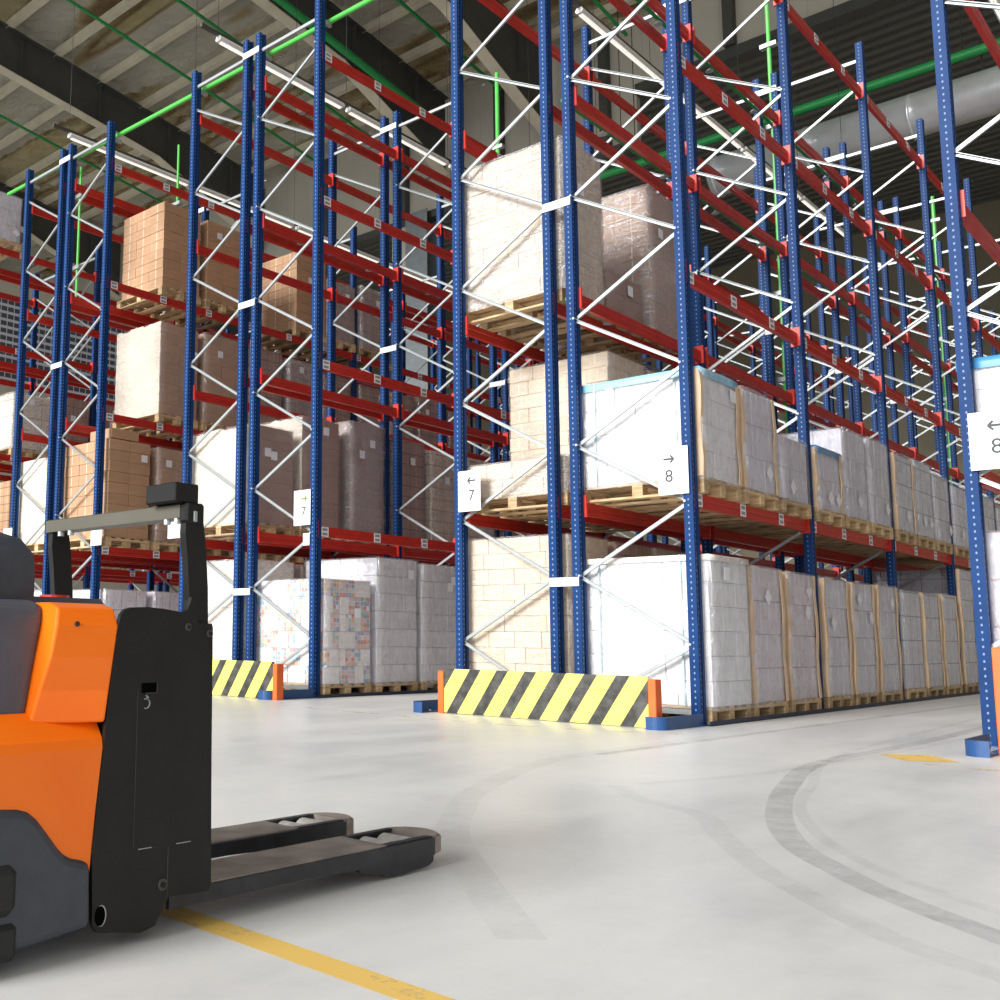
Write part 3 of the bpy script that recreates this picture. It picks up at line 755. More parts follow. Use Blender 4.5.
def foil_mat():
    m, nt, b = newmat('roof_foil')
    oc = objco(nt); s = N(nt, 'ShaderNodeSeparateXYZ'); L(nt, oc, s.inputs[0])
    cr = noise(nt, mapping(nt, oc, (.9, 2.6, 1)), 1.5, 9, .75, 2.2)
    cr2 = noise(nt, oc, 6, 6, .75, 1.5)
    band = noise(nt, mapping(nt, oc, (.10, .9, 1)), 1, 1, .3)
    base = ramp(nt, band, [(.38, (.95, .84, .52)), (.44, (.42, .29, .16)), (.49, (.88, .74, .44)), (.52, (.90, .86, .70)), (.66, (.95, .91, .76))])
    L(nt, base, b.inputs['Base Color'])
    L(nt, ramp(nt, band, [(.49, (.75, .75, .75)), (.54, (.25, .25, .25))]), b.inputs['Metallic'])
    b.inputs['Roughness'].default_value = .2
    bump(nt, mth(nt, 'ADD', cr, mth(nt, 'MULTIPLY', cr2, .35)), 1.0, .3, b); return m
M_FOIL = foil_mat()
zr = lambda y: 20.5-.127*y
mb = MB(); n = 20
mb.face([(-42, -16, zr(-16)+.25), (16, -16, zr(-16)+.25), (16, 18.2, zr(18.2)+.25), (-42, 18.2, zr(18.2)+.25)], M_FOIL)
for q in (0,):
    mb = MB(); rnd = random.Random(3); x0, x1, y0, y1 = -42, 16, -16, 18.2; nx_, ny_ = 170, 125; vs = []
    for j in range(ny_+1):
        for i in range(nx_+1):
            y = y0+(y1-y0)*j/ny_+(rnd.uniform(-.09, .09) if 0 < j < ny_ else 0)
            am = .085 if math.sin(y*1.9+.7*math.sin(y*.6)) > -.35 else .015
            vs.append((x0+(x1-x0)*i/nx_+rnd.uniform(-.1, .1), y, zr(y)+.37+rnd.uniform(-am, am)))
    mb.add(vs, [(j*(nx_+1)+i, j*(nx_+1)+i+1, (j+1)*(nx_+1)+i+1, (j+1)*(nx_+1)+i) for j in range(ny_) for i in range(nx_)], M_FOIL)
struct('ceiling', mb)
def panel_wall_mat():
    m, nt, b = newmat('wall_panels')
    oc = objco(nt); s = N(nt, 'ShaderNodeSeparateXYZ'); L(nt, oc, s.inputs[0])
    fu = mth(nt, 'FRACT', mth(nt, 'MULTIPLY', s.outputs[0], 1/1.1)); seam = mth(nt, 'LESS_THAN', fu, .015)
    f = noise(nt, oc, .6, 3)
    c = ramp(nt, f, [(.3, (.50, .47, .39)), (.7, (.56, .53, .44))])
    L(nt, mix(nt, mth(nt, 'MULTIPLY', seam, .3), c, (.2, .2, .18)), b.inputs['Base Color']); b.inputs['Roughness'].default_value = .6
    return m
M_WALL = panel_wall_mat()
def corr_mat():
    m, nt, b = newmat('corrugated_dark')
    oc = objco(nt); s = N(nt, 'ShaderNodeSeparateXYZ'); L(nt, oc, s.inputs[0])
    w = mth(nt, 'SINE', mth(nt, 'MULTIPLY', s.outputs[1], 14))
    b.inputs['Base Color'].default_value = (.13, .13, .12, 1); b.inputs['Roughness'].default_value = .45; b.inputs['Metallic'].default_value = .4
    bump(nt, w, .8, .05, b); return m
M_CORR = corr_mat()
# upper wall (over the opening to the lower hall)
mb = MB(); mb.box(-42, -9, 18.0, 18.2, 14.8, 18.45, M_WALL); mb.box(-9, 16, 18.0, 18.2, 16.4, 18.45, M_WALL); struct('wall_back_upper', mb)
mb = MB(); mb.box(-42, 16, 33.8, 34, 0, 16.5, simple('far_wall_ochre', (.21, .185, .125), .7, 0, .1, 1)); struct('wall_back', mb)
mb = MB(); mb.box(-42.2, -42, -16, 34, 0, 23, M_STEELG); struct('wall_left', mb)
mb = MB(); mb.box(-26.2, -26, -6, 18, 0, 12.2, M_WALL); struct('wall_partition', mb)
mb = MB(); mb.box(16, 16.2, -5, 34, 0, 21, M_WALL); struct('wall_right', mb)  # unseen wall, cut short so daylight reaches the truck side
mb = MB(); mb.box(-42, 16, 18.2, 34, 16.3, 16.45, M_CORR); struct('ceiling_lower_hall', mb)
mb = MB(); mb.box(-42, -9, 17.9, 18.3, 14.55, 14.8, M_STEELG); mb.box(-9, 16, 17.9, 18.3, 16.1, 16.4, M_STEELG); struct('trim_1', mb)
# wall posts on the upper wall
for i, x in enumerate((-24.5, -20.9, -17.3, -13.5, -9.9, -6.3, -2.7)):
    mb = MB(); z0 = 14.8 if x < -9 else 16.4; mb.box(x-.13, x+.13, 17.75, 18.0, z0, 18.1, M_STEELG)
    o = mb.build('wall_post'); tag(o, f'grey post on the pale upper back wall, {ORD[i]} from the left', 'wall post', 'grey posts of the upper back wall')
# girders along y
for i, (x, haunch) in enumerate(((-33.4, 1), (-24.2, 1), (-15.4, 1), (-11.6, 1))):
    r = thing('roof_girder', f'dark grey roof girder, {ORD[i]} from the left', 'girder', (x, 0, 0), 'dark roof girders')
    ys = [-15.5, 12.5, 17.6]; dp = [1.45, 1.45, 2.6]
    mb = MB(); poly = [(y, zr(y)-.05) for y in ys] + [(y, zr(y)-d) for y, d in zip(ys[::-1], dp[::-1])]
    mb.prism(poly, 'x', -.02, .02, M_STEELG)
    y = -14
    while y < 17: mb.box(-.17, .17, y-.012, y+.012, zr(y)-1.43, zr(y)-.08, M_STEELG); y += 3
    mb.build('web_plate', r)
    for nm_, top in (('bottom_flange', 0), ('top_flange', 1)):
        mb = MB()
        for a_ in range(2):
            za, zb_ = (zr(ys[a_]), zr(ys[a_+1])) if top else (zr(ys[a_])-dp[a_], zr(ys[a_+1])-dp[a_+1])
            mb.bar((0, ys[a_], za-.02), (0, ys[a_+1], zb_-.02), .03, .36, M_BEIGE if not top else M_STEELG)
        mb.build(nm_, r)
# purlins along x
k = 0; y = 17.0
while y > -15:
    mb = MB(); z = zr(y); mb.box(-42, 16, y-.04, y+.04, z-.02, z+.22, M_BEIGE); mb.box(-42, 16, y-.06, y+.14, z-.03, z-.02, M_BEIGE)
    o = mb.build('purlin'); tag(o, f'beige roof purlin under the foil, {ORD[k]} from the back wall', 'purlin', 'beige roof purlins'); k += 1; y -= 1.75
# steel column and pale pilaster under the second girder
r = thing('steel_column', 'grey steel column seen between the left and centre racks', 'column', (-16.65, 18, 0))
mb = MB(); mb.box(-.45, .45, -.33, -.30, 0, 14.8, M_DUCT if False else simple('column_grey', (.22, .25, .27), .5, 0, .1)); mb.box(-.45, .45, .28, .31, 0, 14.8, MATS['column_grey']); mb.box(-.02, .02, -.31, .29, 0, 14.8, MATS['column_grey']); mb.build('h_section', r)
mb = MB(); mb.box(-.5, .5, -.38, .36, 0, .04, MATS['column_grey']); mb.build('base_plate', r)
mb = MB(); mb.box(-17.9, -17.12, 17.95, 18.2, 0, 14.8, M_WALL); o = mb.build('wall_pilaster'); tag(o, 'pale wall strip left of the grey steel column', 'pilaster')
# glazed lattice window on the left wall
def lattice_mat():
    m, nt, b = newmat('lattice_window')
    oc = objco(nt); s = N(nt, 'ShaderNodeSeparateXYZ'); L(nt, oc, s.inputs[0])
    fy = mth(nt, 'FRACT', mth(nt, 'MULTIPLY', s.outputs[1], 1/.24)); fz = mth(nt, 'FRACT', mth(nt, 'MULTIPLY', s.outputs[2], 1/.245))
    on = mth(nt, 'MULTIPLY', mth(nt, 'GREATER_THAN', fy, .14), mth(nt, 'GREATER_THAN', fz, .38))
    L(nt, mix(nt, on, (.62, .64, .70), (.07, .08, .11)), b.inputs['Base Color']); b.inputs['Roughness'].default_value = .3; return m
mb = MB(); mb.box(-26, -25.9, -2, 12.6, 8.75, 11.6, lattice_mat()); struct('window_1', mb)
# duct
r = thing('air_duct', 'large round silver air duct behind the right racks', 'duct', (0, 17.2, 12.6))
mb = MB(); pts = [(-6.6, 0, 0), (15.5, 0, .1)]; mb.tube(pts, .50, M_DUCT, 28); mb.build('duct_shell', r, smooth=True)
x = -6.5
while x < 15: c = MB(); c.tube([(x, 0, .0), (x+.06, 0, 0)], .525, M_DUCT, 28); c.build('duct_joint', r, smooth=True); x += 2.2
t = thing('sprinkler_main', 'dark green pipe above the silver duct', 'pipe', (0, 17.0, 13.55))
mb = MB(); mb.tube([(-11, 0, 0), (15, 0, 0.05)], .11, M_GREEN, 12); mb.build('pipe', t)
for x_ in (-9, -5, -1, 3, 7, 11):
    mb = MB(); mb.tube([(x_, 0, 0), (x_, 0, zr(17)-13.55+.1)], .012, M_DARK, 5); mb.build('hanger_rod', t)
    mb = MB(); mb.tube([(x_+.3, 0, .4), (x_+.3, 0, zr(17.2)-12.6+.1)], .012, M_DARK, 5); mb.build('hanger_rod', r)
# roof sprinkler branch pipes
for i, x in enumerate((-28, -20.8, -18.2, -13.2, -9.0)):
    mb = MB(); mb.tube([(x, -14, zr(-14)-.55), (x, 17.5, zr(17.5)-.55)], .05, M_GREEN, 8)
    o = mb.build('roof_pipe'); tag(o, f'thin green pipe hung under the roof, {ORD[i]} from the left', 'pipe', 'green roof pipes')
mb = MB(); mb.tube([(-14.7, -14, zr(-14)-1.75), (-14.7, 16.5, zr(16.5)-1.75)], .11, M_GREEN, 10)
o = mb.build('roof_pipe'); tag(o, 'thick green main beside the second dark girder', 'pipe')
# linear lamps
def lamp_line(x, y0, nl, label_side):
    mb = MB(); mb.box(-.025, .025, -.35, nl*3.05, .05, .11, M_STEELG)
    r = inst('light_rail', mb.mesh('light_rail'), None, (x, y0, 9.93)); tag(r, f'white lighting trunk hung over {label_side}', 'light rail', 'lighting trunks')
    w = MB()
    for k in range(nl+1): w.tube([(0, k*3.0, .14), (0, k*3.0, zr(y0+k*3.0)-9.93)], .006, M_DARK, 4)
    w.build('hanger_wire', r)
    body = MB(); body.prism([(-.065, 0), (-.04, -.035), (.04, -.035), (.065, 0), (.04, .05), (-.04, .05)], 'y', 0, 2.9, M_LAMPH); bm_ = body.mesh('lamp_housing')
    tb = MB(); tb.tube([(-.02, .05, -.045), (-.02, 2.85, -.045)], .012, M_TUBE, 8); tb.tube([(.02, .05, -.045), (.02, 2.85, -.045)], .012, M_TUBE, 8); tm = tb.mesh('tube')
    for k in range(nl):
        t = thing('strip_light', f'white strip light over {label_side}, {ORD[k]} from its near end', 'lamp', (x, y0+k*3.05, 9.93), f'strip lights over {label_side}')
        inst('lamp_housing', bm_, t); inst('tube', tm, t)
lamp_line(-12.13, 1.37, 4, 'the far left aisle')
lamp_line(-7.75, 1.24, 5, 'the aisle behind the truck')
lamp_line(-3.37, 4.5, 4, 'aisle seven')
lamp_line(1.01, 4.5, 3, 'aisle eight')

# ------------------------------------------------------------------ floor markings
def worn_mat(name, col, lo, hi, amt=1):
    m, nt, b = newmat(name); oc = objco(nt)
    f = noise(nt, oc, 5, 6, .7); f2 = noise(nt, oc, 40, 3, .6)
    k = N(nt, 'ShaderNodeMapRange'); k.inputs[1].default_value = lo; k.inputs[2].default_value = hi; k.inputs[3].default_value = 0; k.inputs[4].default_value = amt
    L(nt, mth(nt, 'ADD', mth(nt, 'MULTIPLY', f, .8), mth(nt, 'MULTIPLY', f2, .2)), k.inputs[0])
    b.inputs['Base Color'].default_value = (*col, 1); b.inputs['Roughness'].default_value = .55
    L(nt, k.outputs[0], b.inputs['Alpha']); return m
def ribbon(name, pts, w, m, z, label, cat, grp=None):
    P_ = [Vector((*p, 0)) for p in pts]
    # Catmull-Rom
    Q = []
    for i in range(len(P_)-1):
        p0 = P_[max(i-1, 0)]; p1 = P_[i]; p2 = P_[i+1]; p3 = P_[min(i+2, len(P_)-1)]
        for t in range(8):
            t /= 8; Q.append(.5*((2*p1)+(p2-p0)*t+(2*p0-5*p1+4*p2-p3)*t*t+(3*p1-p0-3*p2+p3)*t**3))
    Q.append(P_[-1]); mb = MB(); vs = []
    for i, q in enumerate(Q):
        d = (Q[min(i+1, len(Q)-1)]-Q[max(i-1, 0)]).normalized(); nn = Vector((-d.y, d.x, 0))*w/2
        vs += [(q.x-nn.x, q.y-nn.y, z), (q.x+nn.x, q.y+nn.y, z)]
    mb.add(vs, [(2*i, 2*i+1, 2*i+3, 2*i+2) for i in range(len(Q)-1)], m); o = mb.build(name); tag(o, label, cat, grp); return o
M_LINE = worn_mat('floor_paint_yellow', (.86, .58, .15), .28, .42, .92)
M_LINEW = worn_mat('floor_paint_faded', (.78, .60, .25), .50, .62, .45)
M_TIRE = worn_mat('tyre_rubber', (.20, .20, .21), .30, .75, .32)
M_TIRE2 = worn_mat('tyre_rubber_faint', (.28, .28, .29), .32, .85, .16)
ribbon('floor_line', [(.8, -6.84), (1.7, -6.876), (2.5, -6.91), (3.6, -6.96)], .085, M_LINE, .0012, 'yellow painted floor line running from under the truck', 'floor marking')
ribbon('floor_line', [(1.78, -1.38), (2.02, -1.2)], .38, M_LINE, .0012, 'short yellow painted patch near the right corner guard', 'floor marking')
ribbon('floor_line', [(2.0, -1.6), (3.0, -1.75)], .10, M_LINEW, .0011, 'faded yellow line leaving the right edge', 'floor marking')
ribbon('floor_line', [(-3.6, -1.25), (-1, -1.35), (.3, -.95)], .10, M_LINEW, .0011, 'faded yellow line before the long striped barrier', 'floor marking')
TR = {'A': ([(1.61, 1.97), (1.63, -.4), (1.6, -2.07), (1.82, -3.18), (2.11, -4.12), (2.38, -4.73), (2.65, -5.1), (2.89, -5.36), (3.3, -5.7)], .10, M_TIRE, 'darkest curved tyre mark sweeping out of aisle 8'),
 'A2': ([(1.29, 3.6), (1.43, .27), (1.58, -1.85), (1.9, -3.1), (2.09, -3.83), (2.35, -4.43), (2.58, -4.8), (2.84, -5.1), (3.3, -5.45)], .05, M_TIRE2, 'thin curved tyre mark beside the darkest one'),
 'B': ([(.52, -.84), (.52, -2.56), (.59, -3.44), (.95, -4.53), (1.27, -5.13), (1.55, -5.55), (1.97, -6.01), (2.38, -6.43)], .12, M_TIRE2, 'wide pale curved tyre mark nearest the fork tips'),
 'C': ([(1.3, -3.9), (1.57, -4.22), (1.91, -4.4), (2.17, -4.81), (2.45, -5.22), (2.73, -5.54), (3.0, -5.8), (3.3, -5.95)], .09, M_TIRE2, 'pale tyre mark crossing the open floor to bottom right'),
 'D': ([(.74, 6.33), (.64, .94), (.61, -.72), (.58, -2.74)], .07, M_TIRE, 'straight tyre mark beside the pallets of aisle 8'),
 'D2': ([(.39, 8.05), (.29, 2.82), (.36, -.09)], .04, M_TIRE2, 'thin straight tyre mark hugging the floor rail'),
 'E': ([(1.8, 1.04), (1.72, -.98), (1.6, -2.7), (1.35, -3.77)], .06, M_TIRE2, 'tyre mark drifting left across the mouth of aisle 8')}
for i, (k, (pts, w, m, lab)) in enumerate(TR.items()): ribbon('tyre_mark', pts, w, m, .0016+.0004*i, lab, 'tyre mark', 'tyre marks on the floor')

exec_truck = True
# ------------------------------------------------------------------ pallet truck
def build_truck():
    T = thing('pallet_truck', 'orange and black electric pallet truck with forks, front left', 'pallet truck', (1.51, -7.2, 0))
    bx, by = 1.51, -7.2
    M_ORG, nt, b = newmat('truck_orange'); oc = objco(nt)
    b.inputs['Base Color'].default_value = (.88, .17, .012, 1)
    L(nt, ramp(nt, noise(nt, oc, 5, 4), [(.3, (.98, .17, .004)), (.7, (1.0, .20, .008))]), b.inputs['Base Color'])
    b.inputs['Roughness'].default_value = .3; b.inputs['Coat Weight'].default_value = .25; b.inputs['Coat Roughness'].default_value = .1; b.inputs['Specular IOR Level'].default_value = .3
    M_BLK = simple('truck_black_paint', (.009, .009, .0095), .5, 0, .2, 12, .01, .35)
    M_CHA = simple('truck_charcoal_plastic', (.045, .053, .068), .42, 0, .12, 30)
    M_HOOD = simple('truck_hood_grey', (.085, .088, .11), .38, 0, .08, 30)
    M_BAR = simple('truck_bar_olive', (.115, .11, .085), .45, .2, .1)
    M_FORK = simple('fork_worn_steel', (.34, .30, .27), .6, .2, .3, 9)
    M_FORKS = simple('fork_side_paint', (.022, .023, .03), .4, 0, .4, 20)
    def P(mb, name, smooth=False, par=T): return mb.build(name, par, (-bx, -by, 0) if par is T else (0, 0, 0), smooth)
    X = 1.82
    out = [(-7.219, .366), (-7.199, .56), (-7.188, .66), (-7.181, .71), (-7.176, .728), (-7.164, .740), (-7.145, .745), (-7.10, .747), (-7.05, .744), (-7.01, .739), (-6.992, .739), (-6.982, .745), (-6.975, .757), (-6.970, .775),
           (-6.955, .775), (-6.951, .713), (-6.904, .712), (-6.901, .704), (-6.8965, .4), (-6.89, .094), (-6.899, .082), (-7.018, .088), (-7.055, .031), (-7.097, .023), (-7.16, .035), (-7.213, .044), (-7.226, .063), (-7.233, .22)]
    for x0, x1 in ((X-.012, X), (1.2-.0, 1.212)):
        mb = MB(); mb.prism(out, 'x', x0, x1, M_BLK); p = P(mb, 'side_plate')
        if x1 == X:
            q = MB(); q.box(X, X+.0015, -7.112, -7.070, .551, .573, simple('slot_black', (.001, .001, .001), .9, 0, 0, 8, 0, .05)); q.box(X, X+.002, -7.0695, -7.0685, .553, .573, M_STEELG); q.box(X, X+.002, -7.10, -7.068, .5498, .551, M_STEELG); P(q, 'latch_slot')
            q = MB()
            for k in range(14):
                a0 = -1.9+k*.28; a1 = a0+.28
                q.bar((X+.001, -7.1+.011*math.cos(a0), .527+.011*math.sin(a0)), (X+.001, -7.1+.011*math.cos(a1), .527+.011*math.sin(a1)), .003, .002, M_GALV, (1, 0, 0))
            q.bar((X+.001, -7.1+.006, .535), (X+.001, -7.1, .546), .003, .002, M_GALV, (1, 0, 0)); q.bar((X+.001, -7.1, .546), (X+.001, -7.092, .54), .003, .002, M_GALV, (1, 0, 0))
            P(q, 'hook_symbol')
            q = MB(); q.box(X, X+.002, -7.109, -7.072, .2038, .2058, M_GALV); q.box(X, X+.002, -7.0, -6.957, .2028, .2048, M_GALV)
            q.box(X, X+.0012, -7.109, -6.9, .2035, .2045, M_DARK); q.box(X, X+.0015, -7.0242, -7.023, .088, .2, M_STEELG); q.box(X, X+.0012, -7.124, -7.122, .21, .56, M_DARK); P(q, 'weld_seam')
            q = MB(); q.prism([(-7.207+.013*math.cos(t*PI/8), .078+.021*math.sin(t*PI/8)) for t in range(16)], 'x', X, X+.002, MATS['slot_black']); q.prism([(-7.2045+.014*math.cos(t*PI/8), .078+.0225*math.sin(t*PI/8)) for t in range(16)], 'x', X, X+.0012, M_GALV)
            P(q, 'jack_hole')
            for (yy, zz, rr) in ((-7.038, .118, .013), (-6.98, .703, .009), (-6.912, .688, .009)):
                q = MB(); q.tube([(X, yy, zz), (X+.004, yy, zz)], rr, M_STEELG, 14); q.tube([(X+.004, yy, zz), (X+.0075, yy, zz)], rr*.6, M_BLK, 6); P(q, 'bolt')
    # guard uprights
    for x0, x1 in ((X-.035, X-.013), (1.19, 1.212)):
        mb = MB(); poly = [(-6.970, .70), (-6.905, .70), (-6.9085, .80), (-6.918, .90), (-6.928, .965), (-6.935, .982), (-6.96, .990), (-6.982, .972), (-6.984, .93), (-6.975, .864), (-6.966, .768)]
        mb.prism(poly, 'x', x0, x1, M_BLK); P(mb, 'guard_upright')
    # top bar (ribbed)
    mb = MB(); poly = [(-6.99, .968), (-6.99, 1.0), (-6.982, 1.004), (-6.975, .998), (-6.965, 1.004), (-6.955, .998), (-6.945, 1.004), (-6.938, 1.0), (-6.938, .968)]
    mb.prism(poly, 'x', 1.185, X-.03, M_BAR); P(mb, 'top_bar')
    for x_ in (1.25, 1.30, 1.73, 1.77):
        mb = MB(); mb.tube([(x_, -6.98, .968), (x_, -6.98, .955)], .009, M_GALV, 8); P(mb, 'bar_bolt')
    mb = MB(); mb.bbox(X-.13, X-.012, -7.02, -6.945, 1.004, 1.052, .003, M_BLK); P(mb, 'control_box')
    mb = MB(); mb.bbox(X-.034, X-.004, -6.99, -6.93, .955, 1.005, .006, M_BLK); mb.bbox(X-.006, X-.002, -6.967, -6.955, .958, .985, .002, M_GALV); P(mb, 'bar_bracket')
    # battery/backrest body between plates
    mb = MB(); mb.bbox(1.213, X-.013, -7.2, -6.96, .12, .70, .004, M_BLK); P(mb, 'battery_box')
    # orange shell: loft of y sections (cross-section in x at given z for y)
    def loft(rows, m, name, closed=True, smooth=True, capz=True):
        """rows: list of closed loops of (x,y,z) with equal count"""
        mb = MB(); n = len(rows[0]); vs = [v for r_ in rows for v in r_]; fs = []
        for i in range(len(rows)-1):
            for j in range(n if closed else n-1): fs.append((i*n+j, i*n+(j+1) % n, (i+1)*n+(j+1) % n, (i+1)*n+j))
        if capz: fs.append(tuple(range(n))[::-1]); fs.append(tuple((len(rows)-1)*n+j for j in range(n)))
        mb.add(vs, fs, m); o = P(mb, name, smooth)
        return o
    def bevel(o, w=.012, seg=3):
        md = o.modifiers.new('bevel', 'BEVEL'); md.width = w; md.segments = seg; md.limit_method = 'ANGLE'; md.angle_limit = math.radians(25)
        md2 = o.modifiers.new('wn', 'WEIGHTED_NORMAL'); md2.keep_sharp = True
        return o
    cxm = 1.51
    def ring(z, hw, yf, yb, rc=.06, n=5):
        """rounded rectangle loop around centre, half width hw, front yf (towards +Y) back yb"""
        pts = []
        for (cx_, cy_, a0) in ((cxm+hw-rc, yf-.004, 0), (cxm-hw+rc, yf-.004, 90), (cxm-hw+rc, yb+rc, 180), (cxm+hw-rc, yb+rc, 270)):
            for k in range(n+1):
                a_ = math.radians(a0+90*k/n)
                if a0 < 180: 
                    # square at the plate side
                    pts.append((cx_+rc*(1 if a0 == 0 else -1), cy_+.004, z))
                else: pts.append((cx_+rc*math.cos(a_), cy_+rc*math.sin(a_), z))
        # order: start (right front) -> left front -> left back arc -> right back arc
        seen = []; 
        for p in pts:
            if not seen or (Vector(p)-Vector(seen[-1])).length > 1e-5: seen.append(p)
        return seen
    # lower orange bulge
    loft([ring(.16, .306, -7.237, -7.60, .10), ring(.30, .308, -7.227, -7.62, .10), ring(.435, .309, -7.214, -7.62, .10), ring(.455, .303, -7.212, -7.61, .10), ring(.485, .278, -7.209, -7.58, .09), ring(.512, .248, -7.206, -7.53, .08)], M_ORG, 'lower_cover', smooth=False)
    o = T.children[-1]; bevel(o, .01, 2)
    # upper orange band next to the plate
    def band(y0, y1, y0t, y1t, hw, hwt, z0, z1, m, name, bw=.02, flat=0):
        mb = MB()
        prof = [(z0, hw), (z0+.07, hw+(hwt-hw)*.45), (z1-.12, hwt), (z1-.05, hwt), (z1-.012, hwt-.008), (z1, hwt-.05)]
        ringA = []; ringB = []
        for z, h_ in prof: ringA.append((cxm+h_, z)); 
        for z, h_ in prof[::-1]: ringA.append((cxm-h_, z))
        n = len(ringA); vs = []
        for t_ in (0, 1):
            for x_, z in ringA:
                if t_ == 0 and flat: x_ = cxm+math.copysign(max(abs(x_-cxm), .309 if z < z1-.03 else abs(x_-cxm)), x_-cxm)
                k_ = (z-z0)/(z1-z0); ya = y0+(y0t-y0)*k_; yb = y1+(y1t-y1)*k_
                vs.append((x_, ya if t_ == 0 else yb, z))
        fs = [tuple(range(n)), tuple(range(2*n-1, n-1, -1))] + [(i, i+n, (i+1) % n+n, (i+1) % n) for i in range(n)]
        mb.add(vs, fs, m); o = P(mb, name); bevel(o, bw, 3); return o
    band(-7.209, -7.372, -7.174, -7.325, .262, .292, .49, .752, M_ORG, 'upper_cover', .006, 1)
    band(-7.365, -7.80, -7.32, -7.72, .240, .236, .49, .757, M_HOOD, 'hood', .02)
    # hood screws
    q = MB(); q.tube([(cxm+.297, -7.285, .705), (cxm+.301, -7.285, .705)], .006, M_DARK, 10); P(q, 'hood_screw')
    # charcoal bumper skirt (side outline with the curved top)
    prof = [(-7.232, .058), (-7.236, .195), (-7.262, .204), (-7.295, .213), (-7.318, .235), (-7.345, .268), (-7.372, .300), (-7.395, .318), (-7.42, .326), (-7.46, .33), (-7.62, .33), (-7.66, .28), (-7.67, .06), (-7.45, .045), (-7.40, .044), (-7.33, .05), (-7.29, .054)]
    mb = MB(); mb.prism(prof, 'x', cxm-.318, cxm+.318, M_CHA); o = P(mb, 'bumper_skirt'); bevel(o, .018, 3)
    mb = MB(); mb.bbox(cxm+.24, cxm+.335, -7.60, -7.418, .115, .222, .02, M_RUBBER); o = P(mb, 'side_step')
    mb = MB(); mb.bbox(cxm+.22, cxm+.329, -7.60, -7.415, .03, .105, .012, M_RUBBER); P(mb, 'step_plate')
    mb = MB(); mb.bbox(1.222, 1.56, -7.60, -7.02, .70, .772, .02, M_HOOD); P(mb, 'rear_cowl')
    # tiller head (charcoal dome)
    loft([ring(.757, .14, -7.30, -7.60, .06), ring(.82, .14, -7.30, -7.60, .06), ring(.865, .138, -7.305, -7.60, .06), ring(.90, .12, -7.33, -7.58, .06), ring(.917, .085, -7.375, -7.54, .04)], M_CHA, 'tiller_head', smooth=False); bevel(T.children[-1], .02, 3)
    mb = MB(); mb.tube([(cxm-.2, -7.03, .772), (cxm-.2, -7.03, .786)], .04, simple('stop_button_red', (.6, .02, .02), .4), 16); P(mb, 'stop_button')
    mb = MB(); mb.bar((cxm, -7.54, .86), (cxm, -8.0, 1.0), .05, .05, M_CHA); P(mb, 'tiller_arm')
    mb = MB(); mb.tube([(cxm-.18, -8.0, 1.0), (cxm-.12, -8.02, 1.02), (cxm+.12, -8.02, 1.02), (cxm+.18, -8.0, 1.0)], .018, M_RUBBER, 10); P(mb, 'tiller_handle')
    # drive wheel and casters
    for x_, w_, yy, rr in ((cxm, .08, -7.45, .115), (cxm+.24, .05, -7.50, .07), (cxm-.24, .05, -7.50, .07)):
        mb = MB(); mb.tube([(x_-w_/2, yy, rr), (x_+w_/2, yy, rr)], rr, M_RUBBER, 24); P(mb, 'wheel')
    # forks
    for (xa, xb) in ((1.600, 1.80), (1.262, 1.445)):
        yt, yb = -5.90, -7.0; zt = .094; w = xb-xa; xc = (xa+xb)/2
        # top plate with opening, rounded tip
        pts_o = [(xa, yb), (xa, yt-.10)]
        for k in range(9):
            a_ = PI-PI*k/8; pts_o.append((xc+w/2*math.cos(a_), yt-.085+.085*math.sin(a_)))
        pts_o += [(xb, yt-.10), (xb, yb)]
        mb = MB()
        # solid strips: left, right rails beside opening; deck; tip
        oy0, oy1 = yt-.30, yt-.085
        mb.box(xa+.012, xb-.012, yb, oy0, zt-.008, zt, M_FORK)
        for (p0, p1) in ((xa+.012, xa+.034), (xb-.034, xb-.012)): mb.box(p0, p1, oy0, oy1, zt-.008, zt, M_FORKS)
        tip = [(xa+.012, oy1)] + [(xc+(w/2-.012)*math.cos(PI-PI*k/8), oy1+.085*math.sin(PI-PI*k/8)) for k in range(1, 8)] + [(xb-.012, oy1)]
        mb.prism(tip, 'z', zt-.03, zt, M_FORK)
        f = P(mb, 'fork')
        mb = MB()
        for (p0, p1) in ((xa, xa+.013), (xb-.013, xb)):
            poly = [(yb, zt), (oy1, zt), (oy1, zt-.052), (oy1-.08, zt-.06), (yt-.6, zt-.042), (yb, zt-.042)]
            mb.prism([(y_, z_-(.004 if z_ == zt else 0)) for y_, z_ in poly], 'x', p0, p1, M_FORKS)
        tipo = [(xc+(w/2)*math.cos(PI-PI*k/10), oy1+.092*math.sin(PI-PI*k/10)) for k in range(11)]
        tipi = [(xc+(w/2-.014)*math.cos(PI-PI*k/10), oy1+.078*math.sin(PI-PI*k/10)) for k in range(11)]
        mb2 = MB(); mb2.prism(tipo+tipi[::-1], 'z', zt-.05, zt-.006, simple('fork_tip_worn_%d' % (xa*100), (.30, .235, .20), .6, 0, .35, 22)); 
        o1 = mb.build('fork_side', f); o2 = mb2.build('fork_tip', f)
        mb = MB(); poly = [(oy1-.005, .022), (oy1-.03, .012), (oy1-.14, .006), (oy1-.20, .008), (oy1-.26, .02), (oy1-.34, .036), (oy1-.34, .05), (oy1, .05)]
        mb.prism(poly, 'x', xb-.02, xb-.004, M_FORKS); mb.prism(poly, 'x', xa+.004, xa+.02, M_FORKS); mb.build('roller_bracket', f)
        for yy in (oy1-.06, oy1-.15):
            mb = MB(); mb.tube([(xc-.05, yy, .046), (xc+.05, yy, .046)], .045, M_WHEEL, 20); o = mb.build('load_roller', f, smooth=False)
    return T
build_truck()

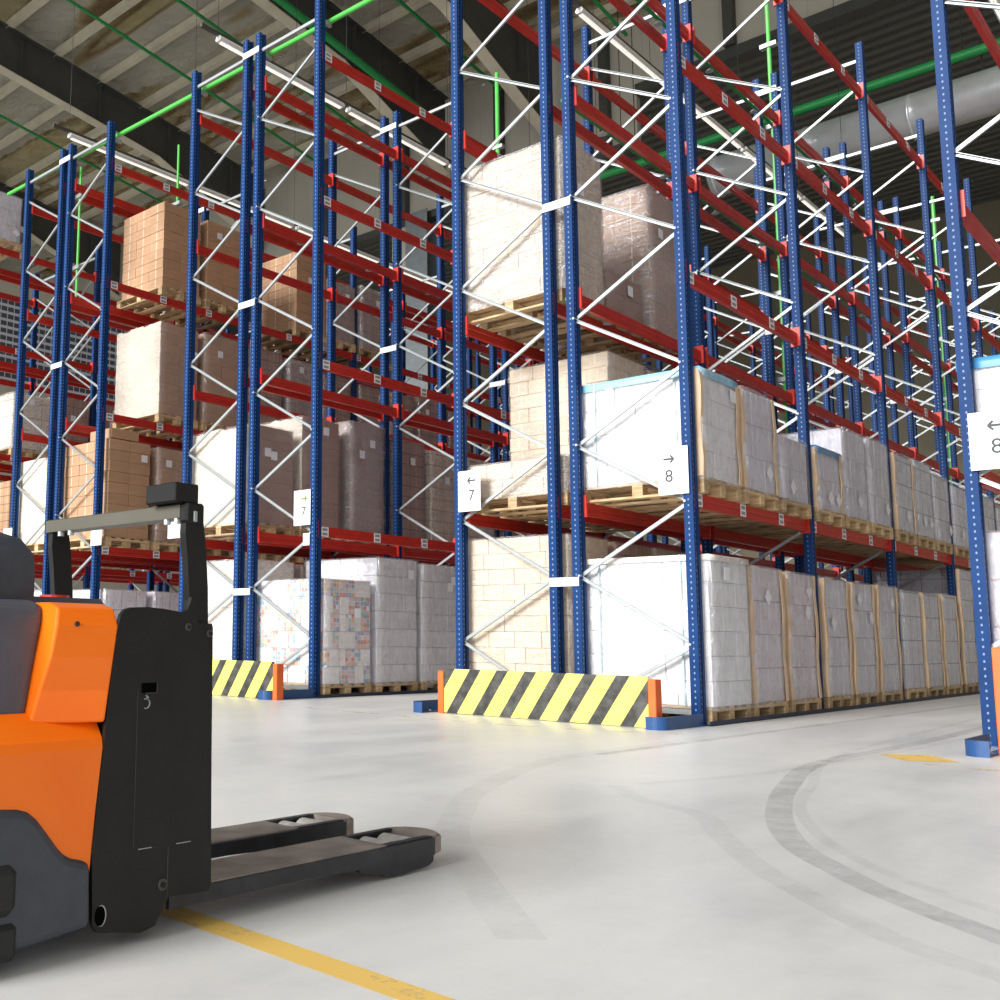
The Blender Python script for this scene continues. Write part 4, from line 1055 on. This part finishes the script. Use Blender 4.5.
# ------------------------------------------------------------------ light
w = bpy.data.worlds.new('world'); S.world = w; w.use_nodes = True
bg = w.node_tree.nodes['Background']; bg.inputs[0].default_value = (.97, .98, 1.0, 1); bg.inputs[1].default_value = .9
sun = bpy.data.lights.new('daylight', 'SUN'); sun.energy = 5.0; sun.angle = math.radians(24); sun.color = (1, .98, .95)
so = bpy.data.objects.new('daylight', sun); COL.objects.link(so)
d = Vector((.10, 1, -.42)).normalized(); so.rotation_euler = d.to_track_quat('-Z', 'Y').to_euler(); so.location = (0, -14, 12)
